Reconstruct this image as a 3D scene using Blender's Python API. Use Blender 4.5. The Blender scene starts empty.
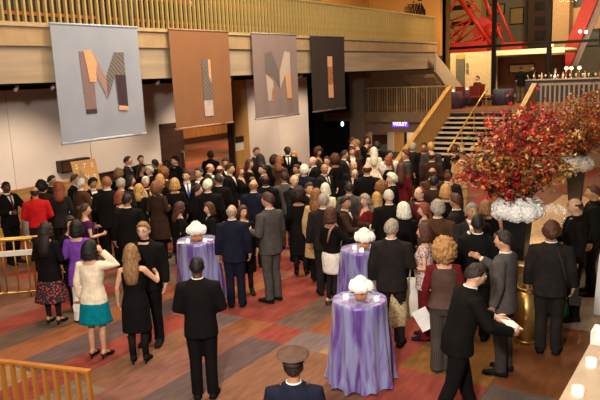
import bpy, math, random
import numpy as np
from math import sin, cos, pi, atan, atan2, radians, sqrt
from mathutils import Vector, Matrix, noise

random.seed(7)
scene = bpy.context.scene
COL = scene.collection
vs = scene.view_settings
vs.view_transform = 'Standard'; vs.look = 'None'; vs.gamma = 1.0; vs.use_curve_mapping = False
vs.exposure = 0.0

# ------------------------------------------------------------------ camera
FPX = 660.0; CZ = 3.75
pitch = atan(125/FPX); roll = atan(.04); yaw = atan(445/FPX)
def _cam_basis():
    F = Vector((0, cos(pitch), -sin(pitch))); R = Vector((1, 0, 0)); U = Vector((0, sin(pitch), cos(pitch)))
    R2 = R*cos(roll) - U*sin(roll); U2 = U*cos(roll) + R*sin(roll)
    M = Matrix.Rotation(yaw, 3, 'Z')
    return M@R2, M@U2, M@F
RV, UV, FV = _cam_basis()
CAMP = Vector((0, 0, CZ))
def ray(px, py): return RV*((px-300)/FPX) + UV*((200-py)/FPX) + FV
def at_z(px, py, z): d = ray(px, py); return CAMP + d*((z-CZ)/d.z)
def at_x(px, py, x): d = ray(px, py); return CAMP + d*(x/d.x)
def at_y(px, py, y): d = ray(px, py); return CAMP + d*(y/d.y)
cam = bpy.data.cameras.new('camera'); camo = bpy.data.objects.new('camera', cam); COL.objects.link(camo)
cam.sensor_width = 36; cam.lens = FPX/600*36; cam.clip_end = 300
m4 = Matrix((RV, UV, -FV)).transposed().to_4x4(); m4.translation = CAMP
camo.matrix_world = m4
scene.camera = camo

# ------------------------------------------------------------------ materials
MATS = {}
def new_mat(name):
    m = bpy.data.materials.new(name); m.use_nodes = True
    nt = m.node_tree; b = nt.nodes['Principled BSDF']
    return m, nt, b
def setc(b, c): b.inputs['Base Color'].default_value = (c[0], c[1], c[2], 1)
def varied(name, c, rough=.6, metal=0, var=.12, scale=(6, 6, 6), bump=0., bscale=80, sheen=0., spec=.3, distort=0.):
    """plain procedural surface with slight noise in its colour and an optional fine bump"""
    if name in MATS: return MATS[name]
    m, nt, b = new_mat(name); N = nt.nodes; L = nt.links
    tc = N.new('ShaderNodeTexCoord'); mp = N.new('ShaderNodeMapping'); mp.inputs['Scale'].default_value = scale
    L.new(tc.outputs['Object'], mp.inputs['Vector'])
    nz = N.new('ShaderNodeTexNoise'); nz.inputs['Scale'].default_value = 1; nz.inputs['Detail'].default_value = 5
    nz.inputs['Distortion'].default_value = distort
    L.new(mp.outputs[0], nz.inputs['Vector'])
    rp = N.new('ShaderNodeValToRGB'); e = rp.color_ramp.elements
    e[0].position = .3; e[1].position = .7
    e[0].color = tuple(max(0, x*(1-var)) for x in c)+(1,); e[1].color = tuple(min(1, x*(1+var)) for x in c)+(1,)
    L.new(nz.outputs['Fac'], rp.inputs[0]); L.new(rp.outputs[0], b.inputs['Base Color'])
    b.inputs['Roughness'].default_value = rough; b.inputs['Metallic'].default_value = metal
    b.inputs['Specular IOR Level'].default_value = spec
    if sheen: b.inputs['Sheen Weight'].default_value = sheen
    if bump:
        n2 = N.new('ShaderNodeTexNoise'); n2.inputs['Scale'].default_value = bscale; n2.inputs['Detail'].default_value = 3
        L.new(tc.outputs['Object'], n2.inputs['Vector'])
        bp = N.new('ShaderNodeBump'); bp.inputs['Strength'].default_value = bump; bp.inputs['Distance'].default_value = .01
        L.new(n2.outputs['Fac'], bp.inputs['Height']); L.new(bp.outputs[0], b.inputs['Normal'])
    MATS[name] = m; return m
def emit(name, c, s):
    if name in MATS: return MATS[name]
    m, nt, b = new_mat(name); setc(b, (0, 0, 0))
    b.inputs['Emission Color'].default_value = (*c, 1); b.inputs['Emission Strength'].default_value = s
    MATS[name] = m; return m
def glass(name, c=(1, 1, 1), rough=.02, alpha=.25):
    if name in MATS: return MATS[name]
    m, nt, b = new_mat(name); setc(b, c); b.inputs['Roughness'].default_value = rough
    b.inputs['Transmission Weight'].default_value = 1.0 if alpha is None else 0; b.inputs['IOR'].default_value = 1.3
    if alpha is not None: b.inputs['Alpha'].default_value = alpha
    MATS[name] = m; return m
CLOTH = dict(black=(.006, .005, .0045), charcoal=(.016, .013, .012), navy=(.010, .011, .024), grey=(.075, .066, .06), dkgrey=(.045, .038, .034),
    brown=(.07, .032, .016), dkbrown=(.035, .017, .011), tan=(.50, .33, .15), red=(.48, .012, .012), dkred=(.12, .009, .011),
    purple=(.17, .05, .34), plum=(.06, .015, .07), white=(.82, .76, .66), cream=(.75, .62, .42), teal=(.0, .17, .22), blue=(.06, .10, .42),
    satinbrown=(.085, .045, .035), ivory=(.8, .68, .5), rose=(.45, .25, .22), pinstripe=(.04, .03, .025), green=(.03, .12, .05),
    skintight=(.02, .014, .013), shoe=(.012, .01, .009), shoebrown=(.1, .05, .025), silver=(.5, .5, .5), cap=(.10, .055, .04), gold=(.6, .36, .08), olive=(.12, .09, .04))
def cl(c):
    return varied('cloth_'+c, CLOTH[c], rough=.55 if c in ('satinbrown',) else .85, var=.18, scale=(14, 14, 14), bump=.15, bscale=260, sheen=.0, spec=.1)
def floral(name, base, spot, thr=.6, sc=28):
    if name in MATS: return MATS[name]
    m, nt, b = new_mat(name); N = nt.nodes; L = nt.links
    tc = N.new('ShaderNodeTexCoord'); v = N.new('ShaderNodeTexVoronoi'); v.inputs['Scale'].default_value = sc
    L.new(tc.outputs['Object'], v.inputs['Vector'])
    rp = N.new('ShaderNodeValToRGB'); e = rp.color_ramp.elements; e[0].position = thr-.3; e[0].color = (*spot, 1); e[1].position = thr-.25; e[1].color = (*base, 1)
    L.new(v.outputs['Distance'], rp.inputs[0]); L.new(rp.outputs[0], b.inputs['Base Color']); b.inputs['Roughness'].default_value = .8
    MATS[name] = m; return m
def stripes(name, base, line, axis, freq, width):
    """thin woven stripes"""
    if name in MATS: return MATS[name]
    m, nt, b = new_mat(name); N = nt.nodes; L = nt.links
    tc = N.new('ShaderNodeTexCoord'); sp = N.new('ShaderNodeSeparateXYZ'); L.new(tc.outputs['Object'], sp.inputs[0])
    mu = N.new('ShaderNodeMath'); mu.operation = 'MULTIPLY'; mu.inputs[1].default_value = freq; L.new(sp.outputs[axis], mu.inputs[0])
    fr = N.new('ShaderNodeMath'); fr.operation = 'FRACT'; L.new(mu.outputs[0], fr.inputs[0])
    lt = N.new('ShaderNodeMath'); lt.operation = 'LESS_THAN'; lt.inputs[1].default_value = width; L.new(fr.outputs[0], lt.inputs[0])
    mx = N.new('ShaderNodeMix'); mx.data_type = 'RGBA'; mx.inputs[6].default_value = (*base, 1); mx.inputs[7].default_value = (*line, 1)
    L.new(lt.outputs[0], mx.inputs[0]); L.new(mx.outputs[2], b.inputs['Base Color']); b.inputs['Roughness'].default_value = .85
    MATS[name] = m; return m
SKIN = dict(l=(.62, .33, .2), p=(.68, .4, .27), m=(.42, .21, .11), d=(.10, .043, .022), b=(.045, .02, .012))
def skin(k): return varied('skin_'+k, SKIN[k], rough=.5, var=.08, scale=(20, 20, 20), spec=.35)
HAIR = dict(black=(.008, .006, .006), dark=(.02, .011, .008), brown=(.05, .022, .011), auburn=(.07, .022, .012), red=(.20, .05, .018), blonde=(.45, .25, .08),
    sand=(.26, .135, .055), honey=(.36, .18, .06), grey=(.30, .25, .20), silver=(.52, .47, .40), white=(.78, .68, .52), ginger=(.22, .085, .03))
def hairm(k): return varied('hair_'+k, HAIR[k], rough=.5, var=.55, scale=(70, 70, 10), bump=.6, bscale=110, spec=.3)

# ------------------------------------------------------------------ mesh builder
class MB:
    def __init__(s): s.v = []; s.f = []; s.m = []; s.sm = []
    def add(s, vs_, fs, mat=0, smooth=True):
        o = len(s.v); s.v.extend([tuple(p) for p in vs_])
        for f in fs: s.f.append(tuple(i+o for i in f)); s.m.append(mat); s.sm.append(smooth)
        return s
    def loft(s, rings, mat=0, cap=True, smooth=True):
        n = len(rings[0]); vv = [p for r in rings for p in r]; ff = []
        for i in range(len(rings)-1):
            for j in range(n):
                k = (j+1) % n; ff.append((i*n+j, i*n+k, (i+1)*n+k, (i+1)*n+j))
        if cap: ff.append(tuple(range(n-1, -1, -1))); ff.append(tuple((len(rings)-1)*n+j for j in range(n)))
        return s.add(vv, ff, mat, smooth)
    def tube(s, pts, rad, n=10, mat=0, ref=(0, -1, 0), smooth=True, cap=True):
        pts = [Vector(p) for p in pts]; rings = []; n1 = None
        for i, p in enumerate(pts):
            a = pts[max(0, i-1)]; b = pts[min(len(pts)-1, i+1)]; t = (b-a).normalized()
            if n1 is None:
                r = Vector(ref)
                if abs(r.dot(t)) > .95: r = Vector((1, 0, 0)) if abs(t.x) < .9 else Vector((0, 0, 1))
                n1 = (r-t*r.dot(t)).normalized()
            else: n1 = (n1-t*n1.dot(t)).normalized()
            n2 = t.cross(n1); r = rad[i] if isinstance(rad, (list, tuple)) else rad
            ra, rb = r if isinstance(r, (list, tuple)) else (r, r)
            rings.append([p+n1*(ra*cos(2*pi*k/n))+n2*(rb*sin(2*pi*k/n)) for k in range(n)])
        return s.loft(rings, mat, cap, smooth)
    def box(s, c, size, mat=0, rotz=0, M=None, bev=0):
        hx, hy, hz = [q/2 for q in size]
        vv = [Vector((x*hx, y*hy, z*hz)) for x in (-1, 1) for y in (-1, 1) for z in (-1, 1)]
        if M is None: M = Matrix.Rotation(rotz, 3, 'Z')
        vv = [M@p+Vector(c) for p in vv]
        return s.add(vv, [(0, 1, 3, 2), (4, 6, 7, 5), (0, 4, 5, 1), (2, 3, 7, 6), (0, 2, 6, 4), (1, 5, 7, 3)], mat, False)
    def span(s, lo, hi, mat=0): return s.box([(a+b)/2 for a, b in zip(lo, hi)], [abs(b-a) for a, b in zip(lo, hi)], mat)
    def beam(s, a, b, w, h, mat=0, up=(0, 0, 1)):
        a = Vector(a); b = Vector(b); t = (b-a); L = t.length; t.normalize(); u = Vector(up)
        if abs(u.dot(t)) > .99: u = Vector((1, 0, 0))
        sx = t.cross(u).normalized(); uz = sx.cross(t)
        return s.box((a+b)/2, (w, L, h), mat, M=Matrix((sx, t, uz)).transposed())
    def ell(s, c, r, nu=14, nv=9, mat=0, M=None):
        rings = []
        for i in range(nv):
            th = pi*(i+.02)/(nv-1+.04)
            ring = [Vector((r[0]*sin(th)*cos(2*pi*j/nu), r[1]*sin(th)*sin(2*pi*j/nu), -r[2]*cos(th))) for j in range(nu)]
            rings.append([(M@p if M is not None else p)+Vector(c) for p in ring])
        return s.loft(rings, mat)
    def lathe(s, prof, c=(0, 0, 0), n=24, mat=0, cap=True, smooth=True):
        return s.loft([[(c[0]+r*cos(2*pi*k/n), c[1]+r*sin(2*pi*k/n), c[2]+z) for k in range(n)] for r, z in prof], mat, cap, smooth)
    def prism(s, poly, d, mat=0):
        """poly: list of 3-D points in one plane, pushed along vector d"""
        n = len(poly); d = Vector(d); vv = [Vector(p) for p in poly]+[Vector(p)+d for p in poly]
        ff = [tuple(range(n-1, -1, -1)), tuple(range(n, 2*n))]+[(i, (i+1) % n, n+(i+1) % n, n+i) for i in range(n)]
        return s.add(vv, ff, mat, False)
    def mesh(s, name):
        me = bpy.data.meshes.new(name); me.from_pydata(s.v, [], s.f)
        me.polygons.foreach_set('material_index', s.m); me.polygons.foreach_set('use_smooth', s.sm)
        me.update(); return me
    def build(s, name, mats, parent=None, loc=None, rotz=0):
        me = s.mesh(name)
        for m in (mats if isinstance(mats, (list, tuple)) else [mats]): me.materials.append(m)
        o = bpy.data.objects.new(name, me); COL.objects.link(o)
        if parent is not None: o.parent = parent
        if loc is not None: o.location = loc
        o.rotation_euler.z = rotz
        return o
def tag(o, label=None, cat=None, group=None, kind=None):
    if label: o['label'] = label
    if cat: o['category'] = cat
    if group: o['group'] = group
    if kind: o['kind'] = kind
    return o
def thing(name, label, cat, loc=(0, 0, 0), rotz=0, group=None):
    o = bpy.data.objects.new(name, None); COL.objects.link(o); o.location = loc; o.rotation_euler.z = rotz
    o.empty_display_size = .1
    return tag(o, label, cat, group)
def struct(name, mb, mats): return tag(mb.build(name, mats), kind='structure')
def copy_tree(o, parent=None):
    c = o.copy(); COL.objects.link(c)
    if parent is not None: c.parent = parent
    for ch in list(o.children): copy_tree(ch, c)
    return c
def remesh(mb, voxel, smooth=2):
    me = mb.mesh('tmp'); o = bpy.data.objects.new('tmp', me); COL.objects.link(o)
    r = o.modifiers.new('r', 'REMESH'); r.mode = 'VOXEL'; r.voxel_size = voxel; r.use_smooth_shade = True
    sm = o.modifiers.new('s', 'SMOOTH'); sm.iterations = smooth; sm.factor = .5
    dg = bpy.context.evaluated_depsgraph_get()
    out = bpy.data.meshes.new_from_object(o.evaluated_get(dg))
    bpy.data.objects.remove(o); bpy.data.meshes.remove(me)
    n = len(out.vertices); co = np.empty(n*3, np.float32); out.vertices.foreach_get('co', co)
    fs = [tuple(p.vertices) for p in out.polygons]
    bpy.data.meshes.remove(out)
    return co.reshape(-1, 3), fs
def text_mesh(txt, size, depth, name='lettering'):
    cu = bpy.data.curves.new('t', 'FONT'); cu.body = txt; cu.size = size; cu.extrude = depth; cu.align_x = 'CENTER'; cu.align_y = 'CENTER'
    o = bpy.data.objects.new('t', cu); COL.objects.link(o)
    me = bpy.data.meshes.new_from_object(o.evaluated_get(bpy.context.evaluated_depsgraph_get()))
    bpy.data.objects.remove(o); bpy.data.curves.remove(cu); me.name = name
    return me
# ------------------------------------------------------------------ people
ARMS = {  # elbow, wrist for the side x>0 (the person faces -y); mirrored for the other
 'down': ((.235, .03, 1.15), (.255, -.03, .90)),
 'hold': ((.25, .02, 1.14), (.15, -.25, 1.14)),
 'clasp': ((.255, .0, 1.14), (.07, -.21, 1.02)),
 'drink': ((.25, -.12, 1.17), (.10, -.22, 1.40)),
 'ear': ((.33, -.16, 1.36), (.15, -.07, 1.60)),
 'reach': ((.26, -.15, 1.19), (.2, -.42, 1.16)),
 'back': ((.26, .1, 1.15), (.10, .16, .98)),
 'touch': ((.34, -.06, 1.19), (.30, -.27, 1.24)),
 'wave': ((.27, -.12, 1.17), (.2, -.36, 1.33)),
 'out': ((.36, -.10, 1.22), (.42, -.34, 1.27)),
 'hip': ((.34, .06, 1.17), (.19, -.04, 1.02)),
 'chest': ((.26, -.05, 1.16), (.06, -.2, 1.26))}
TORSO = {'M': [(.80, .135, .10, 0), (.90, .165, .115, .005), (1.0, .157, .112, 0), (1.1, .152, .108, 0), (1.25, .172, .116, -.005), (1.36, .182, .108, 0), (1.42, .172, .088, .005), (1.46, .115, .072, .01), (1.49, .068, .064, .01)],
         'F': [(.80, .135, .10, 0), (.90, .175, .122, .008), (1.0, .150, .104, 0), (1.09, .125, .092, 0), (1.2, .145, .118, -.015), (1.27, .15, .12, -.018), (1.36, .152, .092, -.002), (1.42, .138, .075, .005), (1.46, .09, .062, .01), (1.49, .056, .055, .01)]}
SHX = {'M': .178, 'F': .152}
def tor(sex, z):
    T = TORSO[sex]
    if z <= T[0][0]: return T[0][1:]
    for a, b in zip(T, T[1:]):
        if z <= b[0]:
            k = (z-a[0])/(b[0]-a[0]); return tuple(a[i]+(b[i]-a[i])*k for i in (1, 2, 3))
    return T[-1][1:]
def sring(z, rx, ry, yo, n=24, p=2.3, fold=0, nf=9):
    out = []
    for k in range(n):
        a = 2*pi*k/n; c, s_ = cos(a), sin(a); q = (abs(c)**p+abs(s_)**p)**(-1/p)*(1+fold*sin(nf*a))
        out.append((rx*q*c, ry*q*s_+yo, z))
    return out
def torso_rings(sex, e, zs): return [sring(z, tor(sex, z)[0]+e, tor(sex, z)[1]+e, tor(sex, z)[2]) for z in zs]
def arm_pts(sex, side, key):
    e, w = ARMS[key]; k = 1 if sex == 'M' else .94
    S = Vector((side*SHX[sex], .005, 1.40)); E = Vector((side*e[0]*k, e[1], e[2])); W = Vector((side*w[0]*k, w[1], w[2]))
    return S, E, W
def head_xf(hy, hp):
    P = Vector((0, .005, 1.52))
    R = Matrix.Rotation(hy, 3, 'Z')@Matrix.Rotation(hp, 3, 'X')
    return lambda p: R@(Vector(p)-P)+P
HC = Vector((0, -.012, 1.635))
def legs_pts(leg, heel):
    az = .14 if heel else .085
    L = {}
    for sd in (1, -1):
        fy = 0; x = .088
        if leg == 'stride': fy = -.2*sd
        if leg == 'together': x = .06
        if leg == 'cross' and sd == 1: fy = .1; x = .01
        L[sd] = [Vector((sd*.085, .0, .9)), Vector((sd*(x+.085)/2, fy*.45-.012, .49)), Vector((sd*x, fy+.018, az))]
    return L
def foot_rings(A, heel, e=0, sd=1):
    x, y = A.x, A.y; hz = .06 if heel else 0; sp = .025*sd
    def r(dx, yy, z, w, h): return [(x+dx+(w+e)*cos(2*pi*k/12), yy, max(.004-0*e, z+(h+e)*sin(2*pi*k/12))) for k in range(12)]
    return [r(0, y+.062+e, hz+.035, .02, .02), r(0, y+.035, hz+.045, .032, .042), r(.2*sp, y-.03, hz*.8+.048, .036, .045), r(.6*sp, y-.10, hz*.15+.034, .041, .03), r(sp, y-.16, .024, .036, .02), r(sp, y-.195-e, .02, .016, .012)]
def hand(mb, sex, E, W, side, curl, mat=0):
    k = 1 if sex == 'M' else .9
    t = (W-E).normalized(); inward = Vector((-side, -.25, 0)); nrm = (inward-t*inward.dot(t))
    nrm = nrm.normalized() if nrm.length > .05 else Vector((0, 0, -1))
    a = t.cross(nrm)            # across the palm
    if a.z < 0 and abs(t.z) < .7: a = -a
    if abs(t.z) >= .7 and a.y > 0: a = -a   # thumb side forwards
    t2 = (t+nrm*.15).normalized()
    mb.tube([W-t*.03, W+t*.01, W+t2*.05*k, W+t2*.092*k], [(.02*k, .027*k), (.02*k, .03*k), (.017*k, .042*k), (.012*k, .040*k)], n=10, mat=mat, ref=tuple(nrm))
    for i, (off, ln) in enumerate(((.030, .074), (.010, .082), (-.010, .077), (-.029, .06))):
        b = W+t2*.082*k+a*off*k; p = [b]; d = t2.copy()
        for j, fr in enumerate((.45, .32, .23)):
            ang = curl*(.35+.3*j)+.04*i; d = (d*cos(ang)+nrm*sin(ang)).normalized(); p.append(p[-1]+d*ln*fr*k)
        mb.tube(p, [.0088*k, .0082*k, .0074*k, .0055*k], n=6, mat=mat, ref=tuple(a))
    th = W+t2*.03*k+a*.03*k; d1 = (t2*.7+a*.65+nrm*.3).normalized(); d2 = (t2*.9+a*.15+nrm*.4).normalized()
    mb.tube([th-d1*.02, th+d1*.03*k, th+d1*.045*k+d2*.025*k], [.012*k, .0105*k, .007*k], n=6, mat=mat, ref=tuple(nrm))
def bend(co, lean):
    if not lean: return co
    co = np.array(co, float); z = co[:, 2]; w = np.clip((z-.86)/.25, 0, 1); w = w*w*(3-2*w)*lean
    y = co[:, 1].copy(); zz = z-.95; c, s_ = np.cos(w), np.sin(w)
    co[:, 1] = y*c-zz*s_; co[:, 2] = .95+y*s_+zz*c
    return co
def finish(mb, lean, name, nm):
    if lean: mb.v = [tuple(p) for p in bend(mb.v, lean)]
    me = mb.mesh(name)
    for _ in range(nm): me.materials.append(None)
    return me
CACHE = {}
def cached(key, fn):
    if key not in CACHE: CACHE[key] = fn()
    return CACHE[key]
VOX = .0125
def make_body(sex, aL, aR, leg, lean, hy, hp, heel, curl):
    mb = MB(); rr = torso_rings(sex, -.004, [t[0] for t in TORSO[sex]])
    mb.loft(rr)
    H = head_xf(hy, hp)
    nr = .056 if sex == 'M' else .048
    mb.tube([(0, .012, 1.42), (0, .012, 1.5), H((0, .004, 1.56)), H((0, -.005, 1.62))], [nr+.012, nr, nr-.002, nr-.004], n=14)
    rings = []
    for i in range(15):
        th = pi*(i+.05)/14.1; z = -cos(th)
        r = sin(th); jaw = 1-.22*max(0, -z)**1.3; ring = []
        for j in range(20):
            a = 2*pi*j/20; x = .0755*r*cos(a)*jaw; y = .097*r*sin(a)
            if y > 0 and z < -.2: y *= 1-.45*(-z-.2)
            if y < 0: y *= (1-.10*max(0, -z-.35)); 
            if y < -.03 and .0 < z < .25 and abs(x) > .012: y += .006
            ring.append(H(HC+Vector((x, y, .118*z))))
        rings.append(ring)
    mb.loft(rings)
    mb.loft([[H(HC+Vector(p)) for p in r] for r in ([(-.006, -.085, .02), (.006, -.085, .02), (.005, -.100, .018), (-.005, -.100, .018)], [(-.009, -.085, -.01), (.009, -.085, -.01), (.007, -.112, -.008), (-.007, -.112, -.008)], [(-.017, -.083, -.026), (.017, -.083, -.026), (.012, -.118, -.027), (-.012, -.118, -.027)], [(-.012, -.083, -.037), (.012, -.083, -.037), (.008, -.105, -.036), (-.008, -.105, -.036)])])
    for sd in (1, -1):
        mb.ell(H(HC+Vector((sd*.077, .012, -.002))), (.014, .022, .034), 10, 7)
    k = 1 if sex == 'M' else .84; ends = {}
    for sd, key in ((1, aL), (-1, aR)):
        S, E, W = arm_pts(sex, sd, key); ends[sd] = (E, W)
        mb.tube([S+Vector((-sd*.06, 0, .01)), S, S.lerp(E, .5), E, E.lerp(W, .35), W, W+(W-E).normalized()*.03], [.055*k, .056*k, .046*k, .038*k, .039*k, .027*k, .024*k], n=12)
    for sd, P in legs_pts(leg, heel).items():
        h, kn, an = P
        mb.tube([h+Vector((0, 0, .03)), h.lerp(kn, .3), kn+Vector((0, 0, .05)), kn-Vector((0, 0, .03)), kn.lerp(an, .35)+Vector((0, .018, 0)), an+Vector((0, 0, .06)), an-Vector((0, 0, .02))],
                [.088, .08*(k+1)/2, .055, .05, .053*(k+1)/2, .036, .034], n=12)
        mb.loft(foot_rings(an, heel, 0, sd))
    co, fs = remesh(mb, VOX, 2)
    out = MB(); out.add(co.tolist(), fs, 0)
    for sd in (1, -1):
        hand(out, sex, *ends[sd], sd, curl)
        out.ell(H(HC+Vector((sd*.031, -.0835, .013))), (.0115, .008, .0065), 8, 6, 1)
        out.ell(H(HC+Vector((sd*.031, -.0895, .013))), (.0065, .005, .0065), 8, 6, 2)
        out.ell(H(HC+Vector((sd*.031, -.0885, .034))), (.019, .006, .0045), 8, 5, 2)
    out.ell(H(HC+Vector((0, -.0865, -.060))), (.023, .009, .0065), 10, 6, 3)
    return finish(out, lean, 'body', 4)
def vcut(co, fs, zb, zt, wt):
    keep = []
    for f in fs:
        c = co[list(f)].mean(0)
        if c[1] < -.02 and zb < c[2] < zt+.06 and abs(c[0]) < (min(c[2], zt)-zb)/(zt-zb)*wt: continue
        keep.append(f)
    return keep
def front_y(sex, x, z, e):
    rx, ry, yo = tor(sex, z); rx += e; ry += e; q = max(0, 1-(abs(x)/rx)**2.3)
    return yo-ry*q**(1/2.3)
def make_top(sex, aL, aR, hem, sleeve, e, v, lean, lapel, flare=.012):
    mb = MB(); zt = 1.46 if v or sex == 'M' else 1.43
    zs = [z for z in (.95, 1.0, 1.1, 1.2, 1.27, 1.36, 1.42, 1.46) if hem+.04 < z <= zt]
    rr = []
    for z in [hem]+([hem+(.95-hem)*.5] if hem < .8 else [])+zs:
        rx, ry, yo = tor(sex, max(z, .88)); ee = e+flare*max(0, (1.0-z)/.2); rr.append(sring(z, rx+ee, ry+ee, yo))
    if zt > 1.45: rr.append(sring(1.512, .076 if sex == 'M' else .064, .071 if sex == 'M' else .062, .014))
    mb.loft(rr)
    k = 1 if sex == 'M' else .84
    if sleeve > 0:
        for sd, key in ((1, aL), (-1, aR)):
            S, E, W = arm_pts(sex, sd, key); We = E.lerp(W, .93) if sleeve >= 1 else None
            x = .012+e*.45
            if sleeve >= 1:
                mb.tube([S+Vector((-sd*.06, 0, .0)), S+Vector((sd*.0, 0, .005)), S.lerp(E, .45), E, E.lerp(W, .5), We], [.06*k+x, .06*k+x, .047*k+x, .041*k+x, .037*k+x, .031*k+x], n=14)
            else:
                Q = S.lerp(E, sleeve); mb.tube([S+Vector((-sd*.06, 0, 0)), S, Q], [.058*k+x, .058*k+x, .048*k+x], n=14)
    co, fs = remesh(mb, VOX*1.15, 2)
    if v: fs = vcut(co, fs, *v)
    out = MB(); out.add(co.tolist(), fs, 0)
    if v and lapel:
        zb, zt_, wt = v
        for sd in (1, -1):
            pts = []
            for z, wi, wo in ((zb, 0, .012), (zb+.12, .33*wt, .33*wt+.045), (zb+.22, .62*wt, .62*wt+.062), (zt_-.03, .92*wt, .92*wt+.04), (zt_+.01, wt, wt+.02)):
                pts.append([(sd*wi, front_y(sex, wi, z, e)-.004, z), (sd*wo, front_y(sex, wo, z, e)-.009, z), (sd*wo, front_y(sex, wo, z, e)+.004, z), (sd*wi, front_y(sex, wi, z, e)+.006, z)])
            out.loft(pts)
    return finish(out, lean, 'top', 1)
def make_shirt(sex, aL, aR, lean):
    mb = MB(); mb.loft(torso_rings(sex, .007, [1.0, 1.1, 1.2, 1.27, 1.36, 1.42, 1.455]))
    nr = .057 if sex == 'M' else .05
    mb.lathe([(nr+.016, 0), (nr+.011, .026), (nr+.008, .036), (nr+.003, .035), (nr+.003, 0)], (0, .012, 1.485), 18)
    for sd, key in ((1, aL), (-1, aR)):
        S, E, W = arm_pts(sex, sd, key); mb.tube([E.lerp(W, .88), E.lerp(W, .985)], [.036, .034], n=12)
    return finish(mb, lean, 'shirt', 1)
def make_tie(sex, lean):
    mb = MB(); rr = []
    for z, w in ((1.485, .014), (1.465, .02), (1.44, .014), (1.3, .024), (1.12, .034), (1.07, .012)):
        y = front_y(sex, 0, z, .009)-.004; y = min(y, -.055); rr.append([(-w, y, z), (w, y, z), (w, y-.007, z), (-w, y-.007, z)])
    mb.loft(rr); return finish(mb, lean, 'tie', 1)
def make_trousers(sex, leg, heel, lean, wide=0):
    mb = MB(); mb.loft([sring(z, tor(sex, z)[0]+.012, tor(sex, z)[1]+.012, tor(sex, z)[2]) for z in (.80, .86, .92, 1.0, 1.04)])
    for sd, P in legs_pts(leg, heel).items():
        h, kn, an = P; b = Vector((an.x, an.y, .055 if not wide else .03))
        mb.tube([h+Vector((0, 0, .05)), h.lerp(kn, .35), kn, kn.lerp(an, .5)+Vector((0, .012, 0)), b+Vector((0, -.005, .05)), b], [.1, .095, .074+wide*.3, .07+wide*.6, .068+wide, .07+wide], n=14)
    co, fs = remesh(mb, VOX*1.15, 2); out = MB(); out.add(co.tolist(), fs)
    return finish(out, lean, 'trousers', 1)
def make_tights(leg, heel):
    mb = MB()
    for sd, P in legs_pts(leg, heel).items():
        h, kn, an = P
        mb.tube([h, h.lerp(kn, .3), kn+Vector((0, 0, .05)), kn-Vector((0, 0, .03)), kn.lerp(an, .35)+Vector((0, .018, 0)), an+Vector((0, 0, .06)), an-Vector((0, 0, .02))], [.09, .084, .058, .053, .055, .039, .038], n=12)
    return finish(mb, 0, 'tights', 1)
def make_skirt(hem, flare, lean, fold, zt):
    rr = []
    for z in np.linspace(zt, hem, 12):
        rx, ry, yo = tor('F', max(z, .9)); t = max(0, (.9-z)/.45); ee = .014+flare*t-.035*t*(1 if flare < .02 else 0)
        rr.append(sring(z, rx+ee, ry+ee+.005, yo, 40, 2.1, fold*t, 10))
    mb = MB(); mb.loft(rr); return finish(mb, lean, 'skirt', 1)
def make_dress(aL, aR, sleeve, hem, flare, lean, neck):
    mb = MB(); rr = []; zt = 1.43 if sleeve > 0 else 1.38
    for z in [hem, (hem+.9)/2, .9, 1.0, 1.09, 1.2, 1.27, 1.34, zt]:
        rx, ry, yo = tor('F', max(z, .9)); t = max(0, (.9-z)/.45); ee = .014+flare*t; rr.append(sring(z, rx+ee, ry+ee, yo))
    mb.loft(rr)
    if sleeve > 0:
        for sd, key in ((1, aL), (-1, aR)):
            S, E, W = arm_pts('F', sd, key); Q = S.lerp(E, sleeve) if sleeve < 1 else E.lerp(W, min(1, sleeve-1)*.93)
            pts = [S+Vector((-sd*.05, 0, 0)), S]+([S.lerp(E, .5), E] if sleeve > 1 else [])+[Q]
            mb.tube(pts, [.062, .062]+([.052, .045] if sleeve > 1 else [])+[.04 if sleeve > 1 else .055], n=12)
    else:
        for sd in (1, -1): mb.tube([(sd*.085, -.075, 1.36), (sd*.1, 0, 1.455), (sd*.085, .075, 1.36)], .022, n=8)
    co, fs = remesh(mb, VOX*1.15, 2)
    if neck: fs = vcut(co, fs, 1.30, 1.42, .07)
    out = MB(); out.add(co.tolist(), fs); return finish(out, lean, 'dress', 1)
def make_shoe(sd, leg, heel, tall):
    an = legs_pts(leg, heel)[sd]; an = an[2]; mb = MB(); rr = foot_rings(an, heel, .009, sd)
    if not heel or tall: mb.loft(rr)
    else: mb.loft([[(p[0], p[1], min(p[2], an.z*.0+.075+(.0 if p[1] < an.y-.08 else .0))) for p in r] for r in rr])
    if heel: mb.tube([(an.x, an.y+.05, .075), (an.x, an.y+.055, .0)], [.017, .006], n=8)
    else: mb.loft([[(p[0], p[1], min(p[2], .014)) for p in r] for r in foot_rings(an, 0, .014, sd)])
    if tall: mb.tube([an+Vector((0, 0, .28)), an+Vector((0, .012, .16)), an-Vector((0, 0, .02))], [.06, .05, .046], n=12)
    return finish(mb, 0, 'shoe', 1)
def smooth01(x): x = max(0., min(1., x)); return x*x*(3-2*x)
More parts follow.
